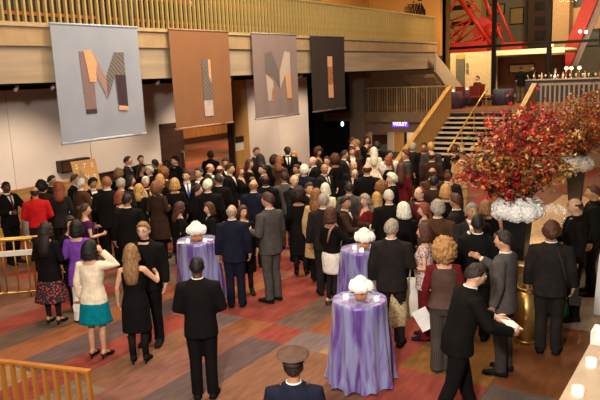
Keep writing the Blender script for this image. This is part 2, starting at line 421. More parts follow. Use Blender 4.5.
def make_hair(style, hy, hp, lean, seed):
    H = head_xf(hy, hp); mb = MB(); rings = []; nu, nv = 56, 34
    P = dict(short=(.014, -33, 2, 44, .45), crop=(.009, -32, 7, 44, .25), bald=(.010, -38, 0, 95, .15), recede=(.013, -38, 0, 62, .2), bob=(.026, -64, -60, 38, .2), long=(.024, -55, -55, 40, .2),
             bun=(.016, -38, -8, 42, .2), curly=(.055, -60, -55, 34, .9), bigcurly=(.075, -58, -52, 36, .5), afro=(.05, -50, -20, 34, .5), wavy=(.03, -50, -35, 36, .6), thick=(.03, -45, -8, 40, .5))[style]
    T, eb, es, ef, nz = P; off = Vector((seed*3.1, seed*1.7, 0))
    for i in range(nv):
        el = -pi/2+pi*(i+.03)/(nv-1+.06); ring = []
        for j in range(nu):
            a = 2*pi*j/nu; d = Vector((cos(el)*cos(a), cos(el)*sin(a), sin(el)))
            r0 = 1/sqrt((d.x/.077)**2+(d.y/.099)**2+(d.z/.12)**2)
            az = abs(((a-pi/2+pi) % (2*pi))-pi)   # 0 back .. pi front
            e = degrees(el); azd = degrees(az)
            lim = eb+(es-eb)*azd/90 if azd < 90 else (es+(ef-es)*smooth01((azd-95)/50) if style in ('bob', 'long', 'curly', 'wavy', 'bigcurly') else es+(ef-es)*smooth01((azd-88)/52))
            k = smooth01((e-lim)/12+.3)
            if style == 'bald' and e > 28: k *= 1-smooth01((e-28)/8)
            if style == 'recede' and azd > 70 and e > 35: k *= 1-.8*smooth01((azd-75)/25)
            n_ = noise.noise(d*(9 if nz > .5 else 5)+off)
            t = T*(1+nz*n_)+.006*noise.noise(Vector((d.x*20, d.y*20, d.z*6))+off)+.004*noise.noise(d*28+off)
            if style in ('bob', 'long', 'wavy') and e < 10: t += .028*smooth01((10-e)/50)*(1 if azd < 120 else .5)
            if style in ('bob', 'long') and d.z < -.55 and azd < 110: t += .02
            if style in ('thick', 'short') and azd > 120 and e > 35: t += .008
            r = r0+t*k-.016*(1-k); ring.append(H(HC+d*r))
        rings.append(ring)
    mb.loft(rings)
    if style in ('long', 'wavy'):
        zl = 1.22 if style == 'long' else 1.36; pts = []
        for s_ in range(6):
            q = s_/5; z = 1.66+(zl-1.66)*q; y = .06+.07*sin(min(1, q*1.3)*pi/2)
            w = .078+.03*sin(q*pi); th = .035
            pts.append([(w*c*(1+.12*noise.noise(Vector((k, q*3, seed)))), y+th*s2*(1.0)-.03*(c*c)*(1), z) for k, (c, s2) in enumerate([(cos(2*pi*k/18), sin(2*pi*k/18)) for k in range(18)])])
        mb.loft([[H(p) if p[2] > 1.5 else p for p in r] for r in pts])
    if style == 'bun': mb.ell(H(HC+Vector((0, .115, .045))), (.05, .04, .045), 12, 8)
    return finish(mb, lean, 'hair', 1)
degrees = math.degrees
def make_cap(hy, hp):
    H = head_xf(hy, hp); mb = MB()
    def rg(z, rx, ry, dy=0, tilt=0): return [H(HC+Vector((rx*cos(2*pi*k/28), ry*sin(2*pi*k/28)+dy, z+tilt*sin(2*pi*k/28)))) for k in range(28)]
    mb.loft([rg(.032, .085, .108), rg(.078, .088, .111)], 1)
    mb.loft([rg(.076, .088, .111), rg(.092, .112, .128, -.0), rg(.115, .137, .15, -.004, -.012), rg(.122, .138, .15, -.004, -.014), rg(.134, .118, .13, -.004, -.014), rg(.138, .03, .03, -.004, -.014)], 0)
    rr = []
    for k in range(9):
        a = pi+pi*(k+.6)/9.2; c, s_ = cos(a), sin(a)
        rr.append([H(HC+Vector((c*.084, s_*.106, .04))), H(HC+Vector((c*.1, s_*.165, .012))), H(HC+Vector((c*.1, s_*.165, .018))), H(HC+Vector((c*.084, s_*.106, .047)))])
    mb.loft(rr, 2); return finish(mb, 0, 'cap', 3)
def make_glasses(hy, hp):
    H = head_xf(hy, hp); mb = MB()
    for sd in (1, -1):
        mb.tube([H(HC+Vector((sd*.033+.021*cos(2*pi*k/12), -.099, .011+.016*sin(2*pi*k/12)))) for k in range(13)], .0018, n=6)
        mb.tube([H(HC+Vector((sd*.053, -.098, .015))), H(HC+Vector((sd*.078, -.05, .015))), H(HC+Vector((sd*.081, .015, .012)))], .0026, n=6)
    mb.tube([H(HC+Vector((-.012, -.1, .014))), H(HC+Vector((.012, -.1, .014)))], .0026, n=6)
    return finish(mb, 0, 'eyeglasses', 1)
def add_part(root, name, me, mats, label=None):
    o = bpy.data.objects.new(name, me); COL.objects.link(o); o.parent = root
    if name == 'tie': o.parent = next(c for c in root.children if c.name.startswith('shirt'))
    for sl, m in zip(o.material_slots, mats if isinstance(mats, (list, tuple)) else [mats]): sl.link = 'OBJECT'; sl.material = m
    if label: o['label'] = label
    return o
WHITE_EYE = varied('eye_white', (.7, .66, .6), .3); DARK_EYE = varied('eye_dark', (.02, .012, .008), .3); 
PEOPLE = []
def person(px, py, H, a, sex, outfit, sk, hc, hs, label, aL='down', aR='down', leg='stand', lean=0, hy=0, hp=0, z0=0, heel=None, curl=.7, glasses=False, extra=None, pos=None, sx=1, legs=None, group=None, fix=False, bl=None):
    if sx == 1 and sex == 'M': sx = 1.05
    elif sx == 1: sx = 1.03
    if not fix and hy == 0 and hp == 0 and py < 206 and z0 == 0: hy = (-22, 0, 22)[(int(px)*7+int(py)*3) % 3]
    PEOPLE.append(dict(px=px, py=py, H=H, a=a, sex=sex, outfit=outfit, sk=sk, hc=hc, hs=hs, label=label, aL=aL, aR=aR, leg=leg, lean=radians(lean), hy=radians(hy), hp=radians(hp), z0=z0, heel=(sex == 'F' and not outfit.startswith(('P', 'S'))) if heel is None else heel,
                       curl=curl, glasses=glasses, extra=extra, pos=pos, sx=sx, legs=legs, group=group, fix=fix))
    return PEOPLE[-1]
OBST = []
def place_people():
    # heads sit on the sight lines measured in the photo; depth and stature are then eased apart so bodies do not intersect
    for p in PEOPLE:
        top = p['H']
        if p['pos'] is None:
            d = ray(p['px'], p['py']); p['d'] = d; p['t'] = (p['z0']+top-CZ)/d.z
    F = [p for p in PEOPLE if p['pos'] is None and p['z0'] == 0]
    hmin = {'M': 1.60, 'F': 1.52}; hmax = {'M': 1.95, 'F': 1.83}
    for it in range(120):
        for i, p in enumerate(F):
            for q in F[i+1:]:
                A = p['d']*p['t']; B = q['d']*q['t']; dd = sqrt((A.x-B.x)**2+(A.y-B.y)**2)
                if dd < (.50 if p['py'] < 190 and q['py'] < 190 else .60):
                    s_ = .03*(1 if p['t'] > q['t'] else -1)
                    if not p['fix']: p['t'] += s_
                    if not q['fix']: q['t'] -= s_
        for p in F:
            if p['fix']: continue
            for (tx, ty, tr) in OBST:
                A = p['d']*p['t']
                if sqrt((A.x-tx)**2+(A.y-ty)**2) < tr: p['t'] += .03 if A.x**2+A.y**2 > tx*tx+ty*ty-.6 else -.03
            d = p['d']; t = p['t']
            t = min(t, (hmin[p['sex']]-CZ)/d.z); t = max(t, (hmax[p['sex']]-CZ)/d.z)
            if d.x*t < -14.45 and not p.get('extra') == 'room': t = -14.45/d.x
            p['t'] = t
    for p in F: p['H'] = CZ+p['d'].z*p['t']
    for p in PEOPLE:
        if p['pos'] is None:
            P = CAMP+p['d']*p['t']; p['pos'] = Vector((P.x, P.y, p['z0']))
def build_person(p):
    sex = p['sex']; aL, aR, leg, lean, hy, hp = p['aL'], p['aR'], p['leg'], p['lean'], p['hy'], p['hp']; pos = Vector(p['pos'])
    c = atan2(-pos.y, -pos.x); rz = c+radians(p['a'])+pi/2; p['rz'] = rz
    sc = p['H']/(1.772+(.02 if p['hs'] in ('curly', 'afro', 'thick', 'bigcurly') else 0)); p['sc'] = sc
    if lean: sc = p['H']/(.95+.82*cos(lean)); p['sc'] = sc
    if lean: fa = c+radians(p['a']); k_ = .80*sin(lean)*sc; pos -= Vector((cos(fa), sin(fa), 0))*k_; p['pos'] = pos
    root = thing('person', p['label'], 'person', pos, rz, p['group']); root.scale = (sc*p['sx'], sc*p['sx'], sc)
    o = p['outfit'].split(':'); kind = o[0]; heel = p['heel']
    arg = (sex, aL, aR)
    body = cached(('body',)+arg+(leg, lean, hy, hp, heel, p['curl']), lambda: make_body(sex, aL, aR, leg, lean, hy, hp, heel, p['curl']))
    lips = varied('lips_'+p['sk'], tuple(x*f for x, f in zip(SKIN[p['sk']], (.8, .5, .5))), .4) if sex == 'M' else varied('lipstick', (.4, .05, .04), .35)
    add_part(root, 'body', body, [skin(p['sk']), WHITE_EYE, DARK_EYE, lips])
    seed = len(p['label']) % 3
    add_part(root, 'hair', cached(('hair', p['hs'], hy, hp, lean, seed), lambda: make_hair(p['hs'], hy, hp, lean, seed)), hairm(p['hc']))
    V = (1.13, 1.47, .075)
    def top(hem, sleeve, e, v, lap, flare=.012): return cached(('top',)+arg+(hem, sleeve, e, v, lean, lap, flare), lambda: make_top(sex, aL, aR, hem, sleeve, e, v, lean, lap, flare))
    def trous(col, wide=0): add_part(root, 'trousers', cached(('tr', sex, leg, heel, lean, wide), lambda: make_trousers(sex, leg, heel, lean, wide)), col if not isinstance(col, str) else cl(col))
    def shirt(col): add_part(root, 'shirt', cached(('sh',)+arg+(lean,), lambda: make_shirt(sex, aL, aR, lean)), cl(col))
    def shoes(col, tall=False):
        for sd in (1, -1): add_part(root, 'shoe', cached(('shoe', sd, leg, heel, tall), lambda: make_shoe(sd, leg, heel, tall)), cl(col))
    def bare(o_legs):
        if o_legs == 'tights': add_part(root, 'tights', cached(('tights', leg, heel), lambda: make_tights(leg, heel)), cl('skintight'))
    g = lambda i, dflt: o[i] if len(o) > i and o[i] else dflt
    if kind == 'S':       # suit: jacket colour, shirt, tie, trousers
        jc = g(1, 'black'); add_part(root, 'jacket', top(.80, 1, .024, V, True), cl(jc)); shirt(g(2, 'white'))
        if g(3, 'none') != 'none': add_part(root, 'tie', cached(('tie', sex, lean), lambda: make_tie(sex, lean)), cl(o[3]))
        trous(g(4, jc)); shoes('shoe')
    elif kind == 'C':     # long coat over dark trousers
        add_part(root, 'coat', top(.5, 1, .03, (1.2, 1.47, .06), True, .02), cl(g(1, 'black'))); shirt(g(2, 'white')); trous(g(3, 'black')); shoes('shoe')
    elif kind == 'T':     # shirt and trousers
        add_part(root, 'shirt', top(.93, 1, .018, None, False), cl(g(1, 'red'))); trous(g(2, 'charcoal')); shoes('shoe')
    elif kind == 'D':     # dress: colour, sleeve, hem
        m = floral('print_'+o[1], *PRINTS[o[1]]) if o[1] in PRINTS else cl(o[1]); sl = float(g(2, '0')); hem = float(g(3, '.5'))
        add_part(root, 'dress', cached(('dr',)+arg+(sl, hem, lean), lambda: make_dress(aL, aR, sl, hem, .02 if hem > .4 else .06, lean, sl > 0)), m)
        bare(p['legs']); shoes('shoe', p['legs'] == 'tights' and heel)
    elif kind == 'J':     # top with sleeves and a skirt: top, skirt, hem, topHem
        add_part(root, 'jacket', top(float(g(4, '.82')), 1, .02, None, False), cl(o[1]))
        m = floral('print_'+o[2], *PRINTS[o[2]]) if o[2] in PRINTS else cl(o[2]); hem = float(g(3, '.55'))
        add_part(root, 'skirt', cached(('sk', hem, lean, g(5, '.05'), g(4, '.82')), lambda: make_skirt(hem, float(g(5, '.05')), lean, .05 if float(g(5, '.05')) > .02 else 0, float(g(4, '.82'))+.06)), m)
        bare(p['legs']); shoes('shoe')
    elif kind == 'V':     # waistcoat-like satin top over coloured sleeves, trousers
        add_part(root, 'blouse', top(.92, 1, .016, None, False), cl(o[1])); add_part(root, 'satin_top', top(.90, 0, .03, None, False), cl(o[2])); trous(stripes('pinstripe', (.035, .026, .022), (.12, .09, .07), 'X', 45, .12), .02); shoes('shoe')
    elif kind == 'P':     # top and trousers: top, trousers, hem, sleeve
        m = floral('print_'+o[1], *PRINTS[o[1]]) if o[1] in PRINTS else cl(o[1])
        add_part(root, 'top', top(float(g(3, '.86')), float(g(4, '1')), .018, None, False), m); trous(stripes('pinstripe', (.035, .026, .022), (.12, .09, .07), 'X', 45, .12) if g(2, '') == 'pinstripe' else g(2, 'black'), .02); shoes('shoe')
    if p['glasses']: add_part(root, 'eyeglasses', cached(('gl', hy, hp), lambda: make_glasses(hy, hp)), varied('spectacle_frame', (.02, .015, .012), .3))
    p['root'] = root
    return root
PRINTS = {'floralskirt': ((.012, .01, .01), (.5, .05, .06), .62, 26), 'floraltop': ((.6, .45, .4), (.2, .07, .07), .7, 30), 'leopard': ((.5, .38, .2), (.06, .03, .02), .6, 40)}
def hand_world(p, side, out=.07):
    """world position of the palm; side 'L' or 'R'"""
    sd = 1 if side == 'L' else -1; S, E, W = arm_pts(p['sex'], sd, p['aL' if sd == 1 else 'aR'])
    q = W+(W-E).normalized()*out
    if p['lean']: q = Vector(bend([tuple(q)], p['lean'])[0])
    sc = p['sc']; R = Matrix.Rotation(p['rz'], 3, 'Z')
    return Vector(p['pos'])+R@Vector((q.x*sc*p['sx'], q.y*sc*p['sx'], q.z*sc))
# ------------------------------------------------------------------ setting
def plaster(name, c): return varied(name, c, .8, var=.05, scale=(.6, .6, .6), bump=.06, bscale=60)
def wood(name, c, axis=1, var=.25, rough=.5):
    s = [9, 9, 9]; s[axis] = .8
    return varied(name, c, rough, var=var, scale=tuple(s), distort=.6)
M_wall = plaster('wall_plaster', (.66, .56, .49)); M_wains = wood('wainscot_oak', (.42, .21, .07)); M_dkwood = wood('dark_wood', (.055, .022, .012))
M_conc = varied('board_concrete', (.35, .265, .175), .85, var=.22, scale=(.5, .35, 5), bump=.2, bscale=25); M_fascia = varied('fascia_stone', (.37, .25, .13), .8, var=.12, scale=(3, 3, 3), bump=.15, bscale=120)
M_brass = varied('brass', (.55, .34, .10), .32, .85, var=.1); M_finbrass = varied('fin_bronze', (.46, .34, .12), .4, .35, var=.12, spec=.5); M_black = varied('black_paint', (.01, .009, .008), .7)
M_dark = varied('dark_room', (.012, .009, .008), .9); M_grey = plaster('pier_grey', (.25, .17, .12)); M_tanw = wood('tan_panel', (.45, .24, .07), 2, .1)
M_white = plaster('white_paint', (.6, .5, .42)); M_gold = varied('gold_paint', (.65, .38, .07), .35, .6)
M_whitecloth = varied('white_linen', (.8, .77, .72), .8, var=.04)
CARPET = dict(red=(.235, .05, .036), orange=(.245, .088, .038), greybrown=(.135, .083, .06), darkgrey=(.105, .068, .064), orbrown=(.20, .093, .054), dusty=(.205, .09, .066), brown=(.155, .068, .042),
              grey=(.17, .12, .115), tan=(.28, .17, .085), greytan=(.2, .14, .10), ochre=(.20, .09, .025), hard=(.14, .05, .018))
CK = list(CARPET)
def carpet_mat(k):
    m = varied('carpet_'+k, CARPET[k], .9 if k != 'hard' else .33, var=.2, scale=(14, 3, 8), bump=.25 if k != 'hard' else .03, bscale=150, spec=.12 if k != 'hard' else .4)
    return m
fm = MB(); rng = random.Random(11); W0 = .58; X0 = -6.95
OV = {-5: [(-3, 7.9, 'red'), (7.9, 11, 'darkgrey')], -4: [(-3, 9, 'greybrown'), (9, 12, 'red')], -3: [(-3, 8.6, 'orange'), (8.6, 10.5, 'dusty')], -2: [(-3, 4.78, 'tan'), (4.78, 8.2, 'darkgrey'), (8.2, 11, 'red')],
      -1: [(-3, 7.3, 'red'), (7.3, 9.5, 'orange')], 0: [(-3, 4.95, 'greytan'), (4.95, 7.15, 'orbrown'), (7.15, 7.72, 'grey'), (7.72, 10, 'red')], 1: [(-3, 7.15, 'dusty'), (7.15, 7.72, 'orange'), (7.72, 10.5, 'red')],
      2: [(-3, 7.15, 'darkgrey'), (7.15, 7.72, 'red'), (7.72, 10.3, 'greybrown'), (10.3, 13, 'red')], 3: [(-3, 7.15, 'orbrown'), (7.15, 7.72, 'grey'), (7.72, 9.4, 'orange'), (9.4, 12, 'red')],
      4: [(-3, 7.15, 'orbrown'), (7.15, 7.72, 'tan'), (7.72, 9, 'brown'), (9, 13, 'red')], 5: [(-3, 7.27, 'brown'), (7.27, 10.5, 'red'), (10.5, 13, 'orange')], 6: [(-3, 7.27, 'red'), (7.27, 9.2, 'ochre'), (9.2, 12, 'red')], 7: [(-3, 7.27, 'red'), (7.27, 9.2, 'ochre')]}
for k in range(-14, 18):
    x0 = X0+W0*k; x1 = x0+W0
    if k >= 8: segs = [(-3, 9.6, 'hard'), (9.6, 26, 'greytan')]
    else:
        segs = list(OV.get(k, [])); y = segs[-1][1] if segs else -3
        while y < 26:
            y2 = min(26, y+rng.choice((.58, 1.7, 2.4, 3.2))); segs.append((y, y2, rng.choice(('red', 'red', 'orange', 'orbrown', 'greybrown', 'darkgrey', 'dusty', 'brown')))); y = y2
    for a, b, c in segs: fm.add([(x0, a, 0), (x1, a, 0), (x1, b, 0), (x0, b, 0)], [(0, 1, 2, 3)], CK.index(c), False)
fm.span((-15.1, -3, -.3), (3.6, 26, -.004), CK.index('brown'))
for k in range(22):          # the striped floor running on through the doorway
    for a in np.arange(10, 36, 2.6):
        fm.add([(-33+.83*k, a, -.002), (-33+.83*(k+1), a, -.002), (-33+.83*(k+1), a+2.6, -.002), (-33+.83*k, a+2.6, -.002)], [(0, 1, 2, 3)], CK.index(rng.choice(('red', 'orange', 'darkgrey', 'orbrown', 'orange'))), False) if -33+.83*(k+1) < -14.9 else None
struct('floor', fm, [carpet_mat(k) for k in CK])

WX = -14.8
w = MB(); ys = [3.0, 9.46, 11.8, 14.5]
for a, b in zip(ys, ys[1:]): w.span((WX-.2, a+.006, 0), (WX, b-.006, 3.66))
w.span((WX-.2, 2, 0), (WX-.02, 14.5, 3.66)); w.span((WX-.2, 14.5, 2.36), (WX, 17.95, 3.66), 0)
for a, b in ((18.72, 20.7), (20.71, 22.8)): w.span((WX-.2, a, 0), (WX, b, 3.66))
w.span((WX-.25, 2, 3.66), (WX-.1, 26, 3.82), 1)
struct('wall_left', w, [M_wall, M_black])
w = MB(); w.span((WX, 17.95, 0), (WX+.09, 18.72, 3.66)); struct('trim_1', w, M_tanw)
w = MB(); w.span((WX-.02, 3, 0), (WX+.04, 14.4, 1.2)); w.span((WX-.02, 3, 1.2), (WX+.07, 14.4, 1.25)); struct('baseboard_left', w, M_wains)
w = MB(); w.span((WX-.2, 14.42, 0), (WX+.03, 14.5, 2.42)); w.span((WX-.2, 17.87, 0), (WX+.03, 17.95, 2.42)); w.span((WX-.2, 14.42, 2.34), (WX+.03, 17.95, 2.44)); struct('trim_2', w, M_dkwood)
d = MB(); d.span((WX-.1, 14.52, .01), (WX-.04, 15.5, 2.33)); dr = struct('door_1', d, M_dkwood)
h = MB(); h.tube([(WX+.02, 15.38, .9), (WX+.05, 15.38, .95), (WX+.05, 15.38, 1.45), (WX+.02, 15.38, 1.5)], .018); h.span((WX-.05, 15.33, .88), (WX+.02, 15.43, .94)); h.span((WX-.05, 15.33, 1.46), (WX+.02, 15.43, 1.52)); h.build('door_handle', varied('steel', (.6, .58, .55), .3, .9), dr)
# room behind the doorway
w = MB(); w.span((-27.4, 14, 0), (-27.1, 38, 3.4)); w.span((-27.1, 37, 0), (-15, 37.2, 3.4)); w.span((-27.1, 11.8, 0), (-15, 12, 3.4)); w.span((-27.4, 12, 3.3), (-15, 22.5, 3.5)); w.span((-27.12, 14, 0), (-27.05, 38, .35), 1)
struct('wall_far', w, [wood('far_oak', (.38, .17, .06), 2), M_dkwood])
# dark opening further along
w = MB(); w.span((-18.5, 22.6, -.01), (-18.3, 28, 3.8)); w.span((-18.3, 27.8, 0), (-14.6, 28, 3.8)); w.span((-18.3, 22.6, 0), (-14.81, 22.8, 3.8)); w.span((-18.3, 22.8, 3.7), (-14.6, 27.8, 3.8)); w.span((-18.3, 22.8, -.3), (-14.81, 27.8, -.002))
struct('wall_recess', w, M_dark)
w = MB(); w.span((-14.62, 25.9, 0), (-13.87, 26.6, 3.8)); struct('trim_3', w, M_grey)

# balcony
BX = -11.5
b = MB(); b.span((WX-1.8, 1.5, 3.80), (BX, 28.25, 4.5)); b.span((WX-1.8, 1.5, 4.5), (BX+.05, 28.25, 4.86), 1); b.span((WX-1.8, 1.5, 4.86), (BX+.09, 28.25, 4.92), 2)
b.span((WX-1.8, 1.5, 3.76), (BX-.25, 28.2, 3.80), 3)
struct('balcony', b, [M_conc, M_fascia, varied('fascia_cap', (.42, .31, .18), .7), M_black])
b = MB(); b.span((-16.6, 1.5, 4.92), (-16.3, 22.4, 9.3)); 
for z in (5.25, 5.62): b.span((-16.3, 1.5, z), (-16.24, 22.4, z+.09), 1)
b.span((-16.3, 1.5, 6.3), (-16.22, 22.4, 6.5), 1)
struct('wall_balcony', b, [wood('balcony_wall', (.022, .010, .006), 2), varied('orange_band', (.40, .10, .02), .5)])
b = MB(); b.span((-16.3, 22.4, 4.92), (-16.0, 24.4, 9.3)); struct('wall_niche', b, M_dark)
b = MB(); b.span((-16.6, 24.4, 4.92), (-16.2, 26.4, 9.3), 1); b.span((-18, 31, 4.4), (at_y(440, 30, 31).x, 31.3, 9.3), 0); b.span((-18, 31, 2), (at_y(440, 30, 31).x, 31.3, 4.4), 2); b.span((-16.6, 26.4, 4.92), (-16.2, 31, 9.3), 0)
struct('wall_end', b, [varied('ochre_wall', (.55, .27, .07), .75, var=.06, scale=(1, 1, 1)), M_grey, varied('soffit_brown', (.06, .035, .025), .8)])
# wall text: heading remnants and a centred paragraph of small lines
tw = thing('wall_text', 'dark centred paragraph of small lettering on the ochre end wall', 'wall text', (0, 30.99, 0))
for i, (xa, xb, y0_) in enumerate(((407.5, 422, 4.6), (405, 424, 6.9), (404.3, 424.6, 8.9), (404, 425.5, 11.2), (404, 425.6, 13.2))):
    lm = MB(); A = at_y(xa, y0_+.4, 30.99); B = at_y(xb, y0_+2.0, 30.99); n = 9; r2 = random.Random(i); x = A.x
    while x < B.x-.05:
        ln = min(B.x-x, r2.uniform(.07, .2)); lm.span((x, -.006, A.z+(B.z-A.z)*(x-A.x)/(B.x-A.x)-.03), (x+ln, 0, A.z+.03)); x += ln+.03
    lm.build('text_line', M_dkwood, tw)
lm = MB(); A = at_y(413.5, 1.8, 30.99); lm.ell((A.x, 0, A.z), (.045, .006, .05)); A = at_y(418, .4, 30.99); B = at_y(422, .4, 30.99); lm.span((A.x, -.006, A.z-.04), (B.x, 0, A.z+.06)); lm.build('text_heading', M_dkwood, tw)

# balcony balustrade in four lengths
SEGS = [(1.5, 8.2, 'bronze balustrade length at the left, above the pale grey M banner'), (8.2, 14.4, 'bronze balustrade length above the rust brown banner'), (14.4, 21.0, 'bronze balustrade length above the mauve M banner and charcoal banner'), (21.0, 28.2, 'bronze balustrade length at the far end by the ochre wall')]
proto = MB(); proto.span((-.035, -.021, 0), (.035, .021, 1.05)); finmesh = proto.mesh('baluster'); finmesh.materials.append(M_finbrass)
for a, c, lab in SEGS:
    r = thing('balcony_railing', lab, 'railing', (BX-.03, a, 4.92), 0, 'balcony railings')
    t = MB(); t.span((-.04, 0, 1.05), (.04, c-a, 1.10)); t.build('top_rail', M_finbrass, r)
    t = MB(); t.span((-.03, 0, .0), (.03, c-a, .03)); t.build('bottom_rail', M_finbrass, r)
    n = int(round((c-a)/.157))
    for i in range(n):
        o = bpy.data.objects.new('baluster', finmesh); COL.objects.link(o); o.parent = r; o.location = (0, (i+.5)*(c-a)/n, 0)
# banners
def pattern(name, c1, c2, sc=60):
    sc *= .15
    if name in MATS: return MATS[name]
    m, nt, b = new_mat(name); N = nt.nodes; L = nt.links; tc = N.new('ShaderNodeTexCoord')
    ck = N.new('ShaderNodeTexWave'); ck.inputs['Scale'].default_value = sc; ck.inputs['Distortion'].default_value = 3; ck.wave_type = 'BANDS'; ck.bands_direction = 'DIAGONAL'
    L.new(tc.outputs['Object'], ck.inputs['Vector']); mx = N.new('ShaderNodeMix'); mx.data_type = 'RGBA'; mx.inputs[6].default_value = (*c1, 1); mx.inputs[7].default_value = (*c2, 1)
    L.new(ck.outputs['Fac'], mx.inputs[0]); L.new(mx.outputs[2], b.inputs['Base Color']); b.inputs['Roughness'].default_value = .85; MATS[name] = m; return m
PATS = [pattern('patch_plum', (.09, .05, .055), (.33, .21, .19)), varied('patch_peach', (.62, .33, .17), .8, var=.2, scale=(40, 40, 40)), pattern('patch_mauve', (.3, .17, .15), (.36, .22, .19), 40), pattern('patch_grey', (.08, .068, .06), (.20, .165, .145), 40),
        varied('patch_dark', (.05, .028, .035), .8), pattern('patch_beige', (.42, .33, .26), (.5, .4, .33), 50), pattern('patch_rust', (.45, .15, .06), (.3, .1, .05), 20), varied('patch_pale', (.5, .4, .36), .8)]
MSHAPE = [([(0, .02), (.11, .02), (.28, .55), (.28, .93), (.03, .93)], 0), ([(0.03, .93), (.28, .93), (.28, 1), (.03, 1)], 4), ([(.1, 0), (.27, 0), (.38, .2), (.33, .5), (.18, .5)], 1), ([(.27, 0), (.55, .43), (.55, .78), (.33, .38), (.38, .2)], 2), ([(.55, .43), (.78, .03), (1, .03), (1, .4), (.76, .4), (.55, .78)], 3), ([(.76, .4), (1, .4), (1, .93), (.78, .9)], 4), ([(.78, .9), (1, .93), (1, 1), (.78, .98)], 1)]
M2 = [([(0, .05), (.26, .0), (.53, .42), (.53, .76), (.28, .5), (.02, .45)], 3), ([(.02, .45), (.28, .6), (.28, 1), (.08, 1)], 5), ([(.18, .75), (.28, .75), (.28, .98), (.18, .98)], 6), ([(.53, .42), (.76, 0), (.98, .02), (.98, .48), (.74, .48), (.53, .76)], 5), ([(.74, .48), (.98, .48), (1, .98), (.78, .98)], 1)]
I1 = [([(0, 0), (.75, 0), (.75, 1), (.0, 1)], 3), ([(.72, 0), (1, 0), (1, .42), (.72, .42)], 1), ([(0, .02), (1, .42), (1, .72), (0, .72)], 3), ([(0, .72), (1, .72), (1, 1), (0, 1)], 7)]
I2 = [([(0, 0), (1, 0), (1, .25), (0, .25)], 1), ([(0, .25), (1, .25), (1, .68), (0, .68)], 6), ([(0, .68), (1, .68), (1, 1), (0, 1)], 1)]
BAN = [(8.38, 10.64, (.29, .315, .37), MSHAPE, (.27, .79, .215, .765), 'pale grey fabric banner with a large patchwork letter M', 'leftmost'), (11.61, 13.80, (.25, .11, .048), I1, (.49, .64, .30, .90), 'rust brown fabric banner with a narrow patchwork letter I', ''),
       (14.79, 16.99, (.24, .175, .16), M2, (.25, .83, .205, .80), 'mauve brown fabric banner with a beige and orange patchwork letter M', ''), (17.78, 19.88, (.036, .024, .02), I2, (.46, .60, .265, .83), 'charcoal fabric banner with a slim orange letter I', '')]
for i, (y0, y1, c, shp, (u0, u1, v0, v1), lab, _) in enumerate(BAN):
    bx = BX+.14; zt, zb = 4.93, 2.575; L_ = y1-y0
    r = thing('hanging_banner', lab, 'banner', (bx, y0, zb))
    cm = varied('banner_fabric_%d' % i, c, .9, var=.05, scale=(2, 2, 2), bump=.25, bscale=300); mb = MB(); NU, NV = 30, 14; H_ = zt-zb
    def wav(u, v): return .018*sin(u*9+i)*v+.012*sin(u*23+2*i)*v*(.4+.6*v)
    front = [[(wav(a/NU, b/NV)+.004, a/NU*L_, H_*(1-b/NV)) for a in range(NU+1)] for b in range(NV+1)]
    n1 = NU+1; vv = [p for rr in front for p in rr]; vv += [(p[0]-.008, p[1], p[2]) for p in vv]; ff = []; o2 = n1*(NV+1)
    for bb in range(NV):
        for aa in range(NU):
            q = bb*n1+aa; ff.append((q, q+n1, q+n1+1, q+1)); ff.append((o2+q, o2+q+1, o2+q+n1+1, o2+q+n1))
    mb.add(vv, ff); mb.build('fabric', cm, r)
    for nm, z in (('top_batten', H_), ('bottom_batten', 0)):
        t = MB(); t.tube([(0, -.01, z), (0, L_+.01, z)], .022 if z else .03, n=10); t.build(nm, varied('batten_%d' % i, tuple(min(1, x*1.25+.05) for x in c), .7), r)
    # the letter, sewn as thin patches that follow the fabric
    lt = MB()
    for pi_, (poly, mi) in enumerate(shp):
        pts = []
        m_ = len(poly)
        for k in range(m_):
            a, bq = poly[k], poly[(k+1) % m_]
            for s_ in range(4): pts.append((a[0]+(bq[0]-a[0])*s_/4, a[1]+(bq[1]-a[1])*s_/4))
        P3 = []
        for (u, v) in pts:
            U_ = u0+(u1-u0)*u; V_ = v0+(v1-v0)*v; P3.append((wav(U_, V_)+.010+.0025*pi_, U_*L_, H_*(1-V_)))
        lt.prism(P3, (.002, 0, 0), mi)
    lt.build('letter', PATS, r)
# small spot lamps under the balcony edge
for j, (px, py) in enumerate(((17, 85.5), (54, 85.5), (159, 81.5), (302, 75.5), (232, 78), (100, 84))):
    P = at_x(px, py, -12.1); r = thing('spot_lamp', ('small white spot lamp under the balcony, ' + ('left of the grey M banner', 'at the left edge of the grey M banner', 'between the grey and rust banners', 'between the mauve and charcoal banners', 'at the right edge of the rust banner', 'behind the grey M banner')[j]), 'lamp', (P.x, P.y, 3.76), 0, 'spot lamps')
    t = MB(); t.lathe([(.03, 0), (.03, -.03)], n=12); t.build('mount', varied('lamp_white', (.7, .65, .6), .4), r)
    t = MB(); t.tube([(0, 0, -.03), (-.08, 0, -.09)], [.035, .045], n=14); lh = t.build('lamp_head', MATS['lamp_white'], r)
    t = MB(); t.tube([(-.081, 0, -.091), (-.084, 0, -.094)], .038, n=14); t.build('lens', emit('lamp_glow', (1, .8, .55), 4), lh)
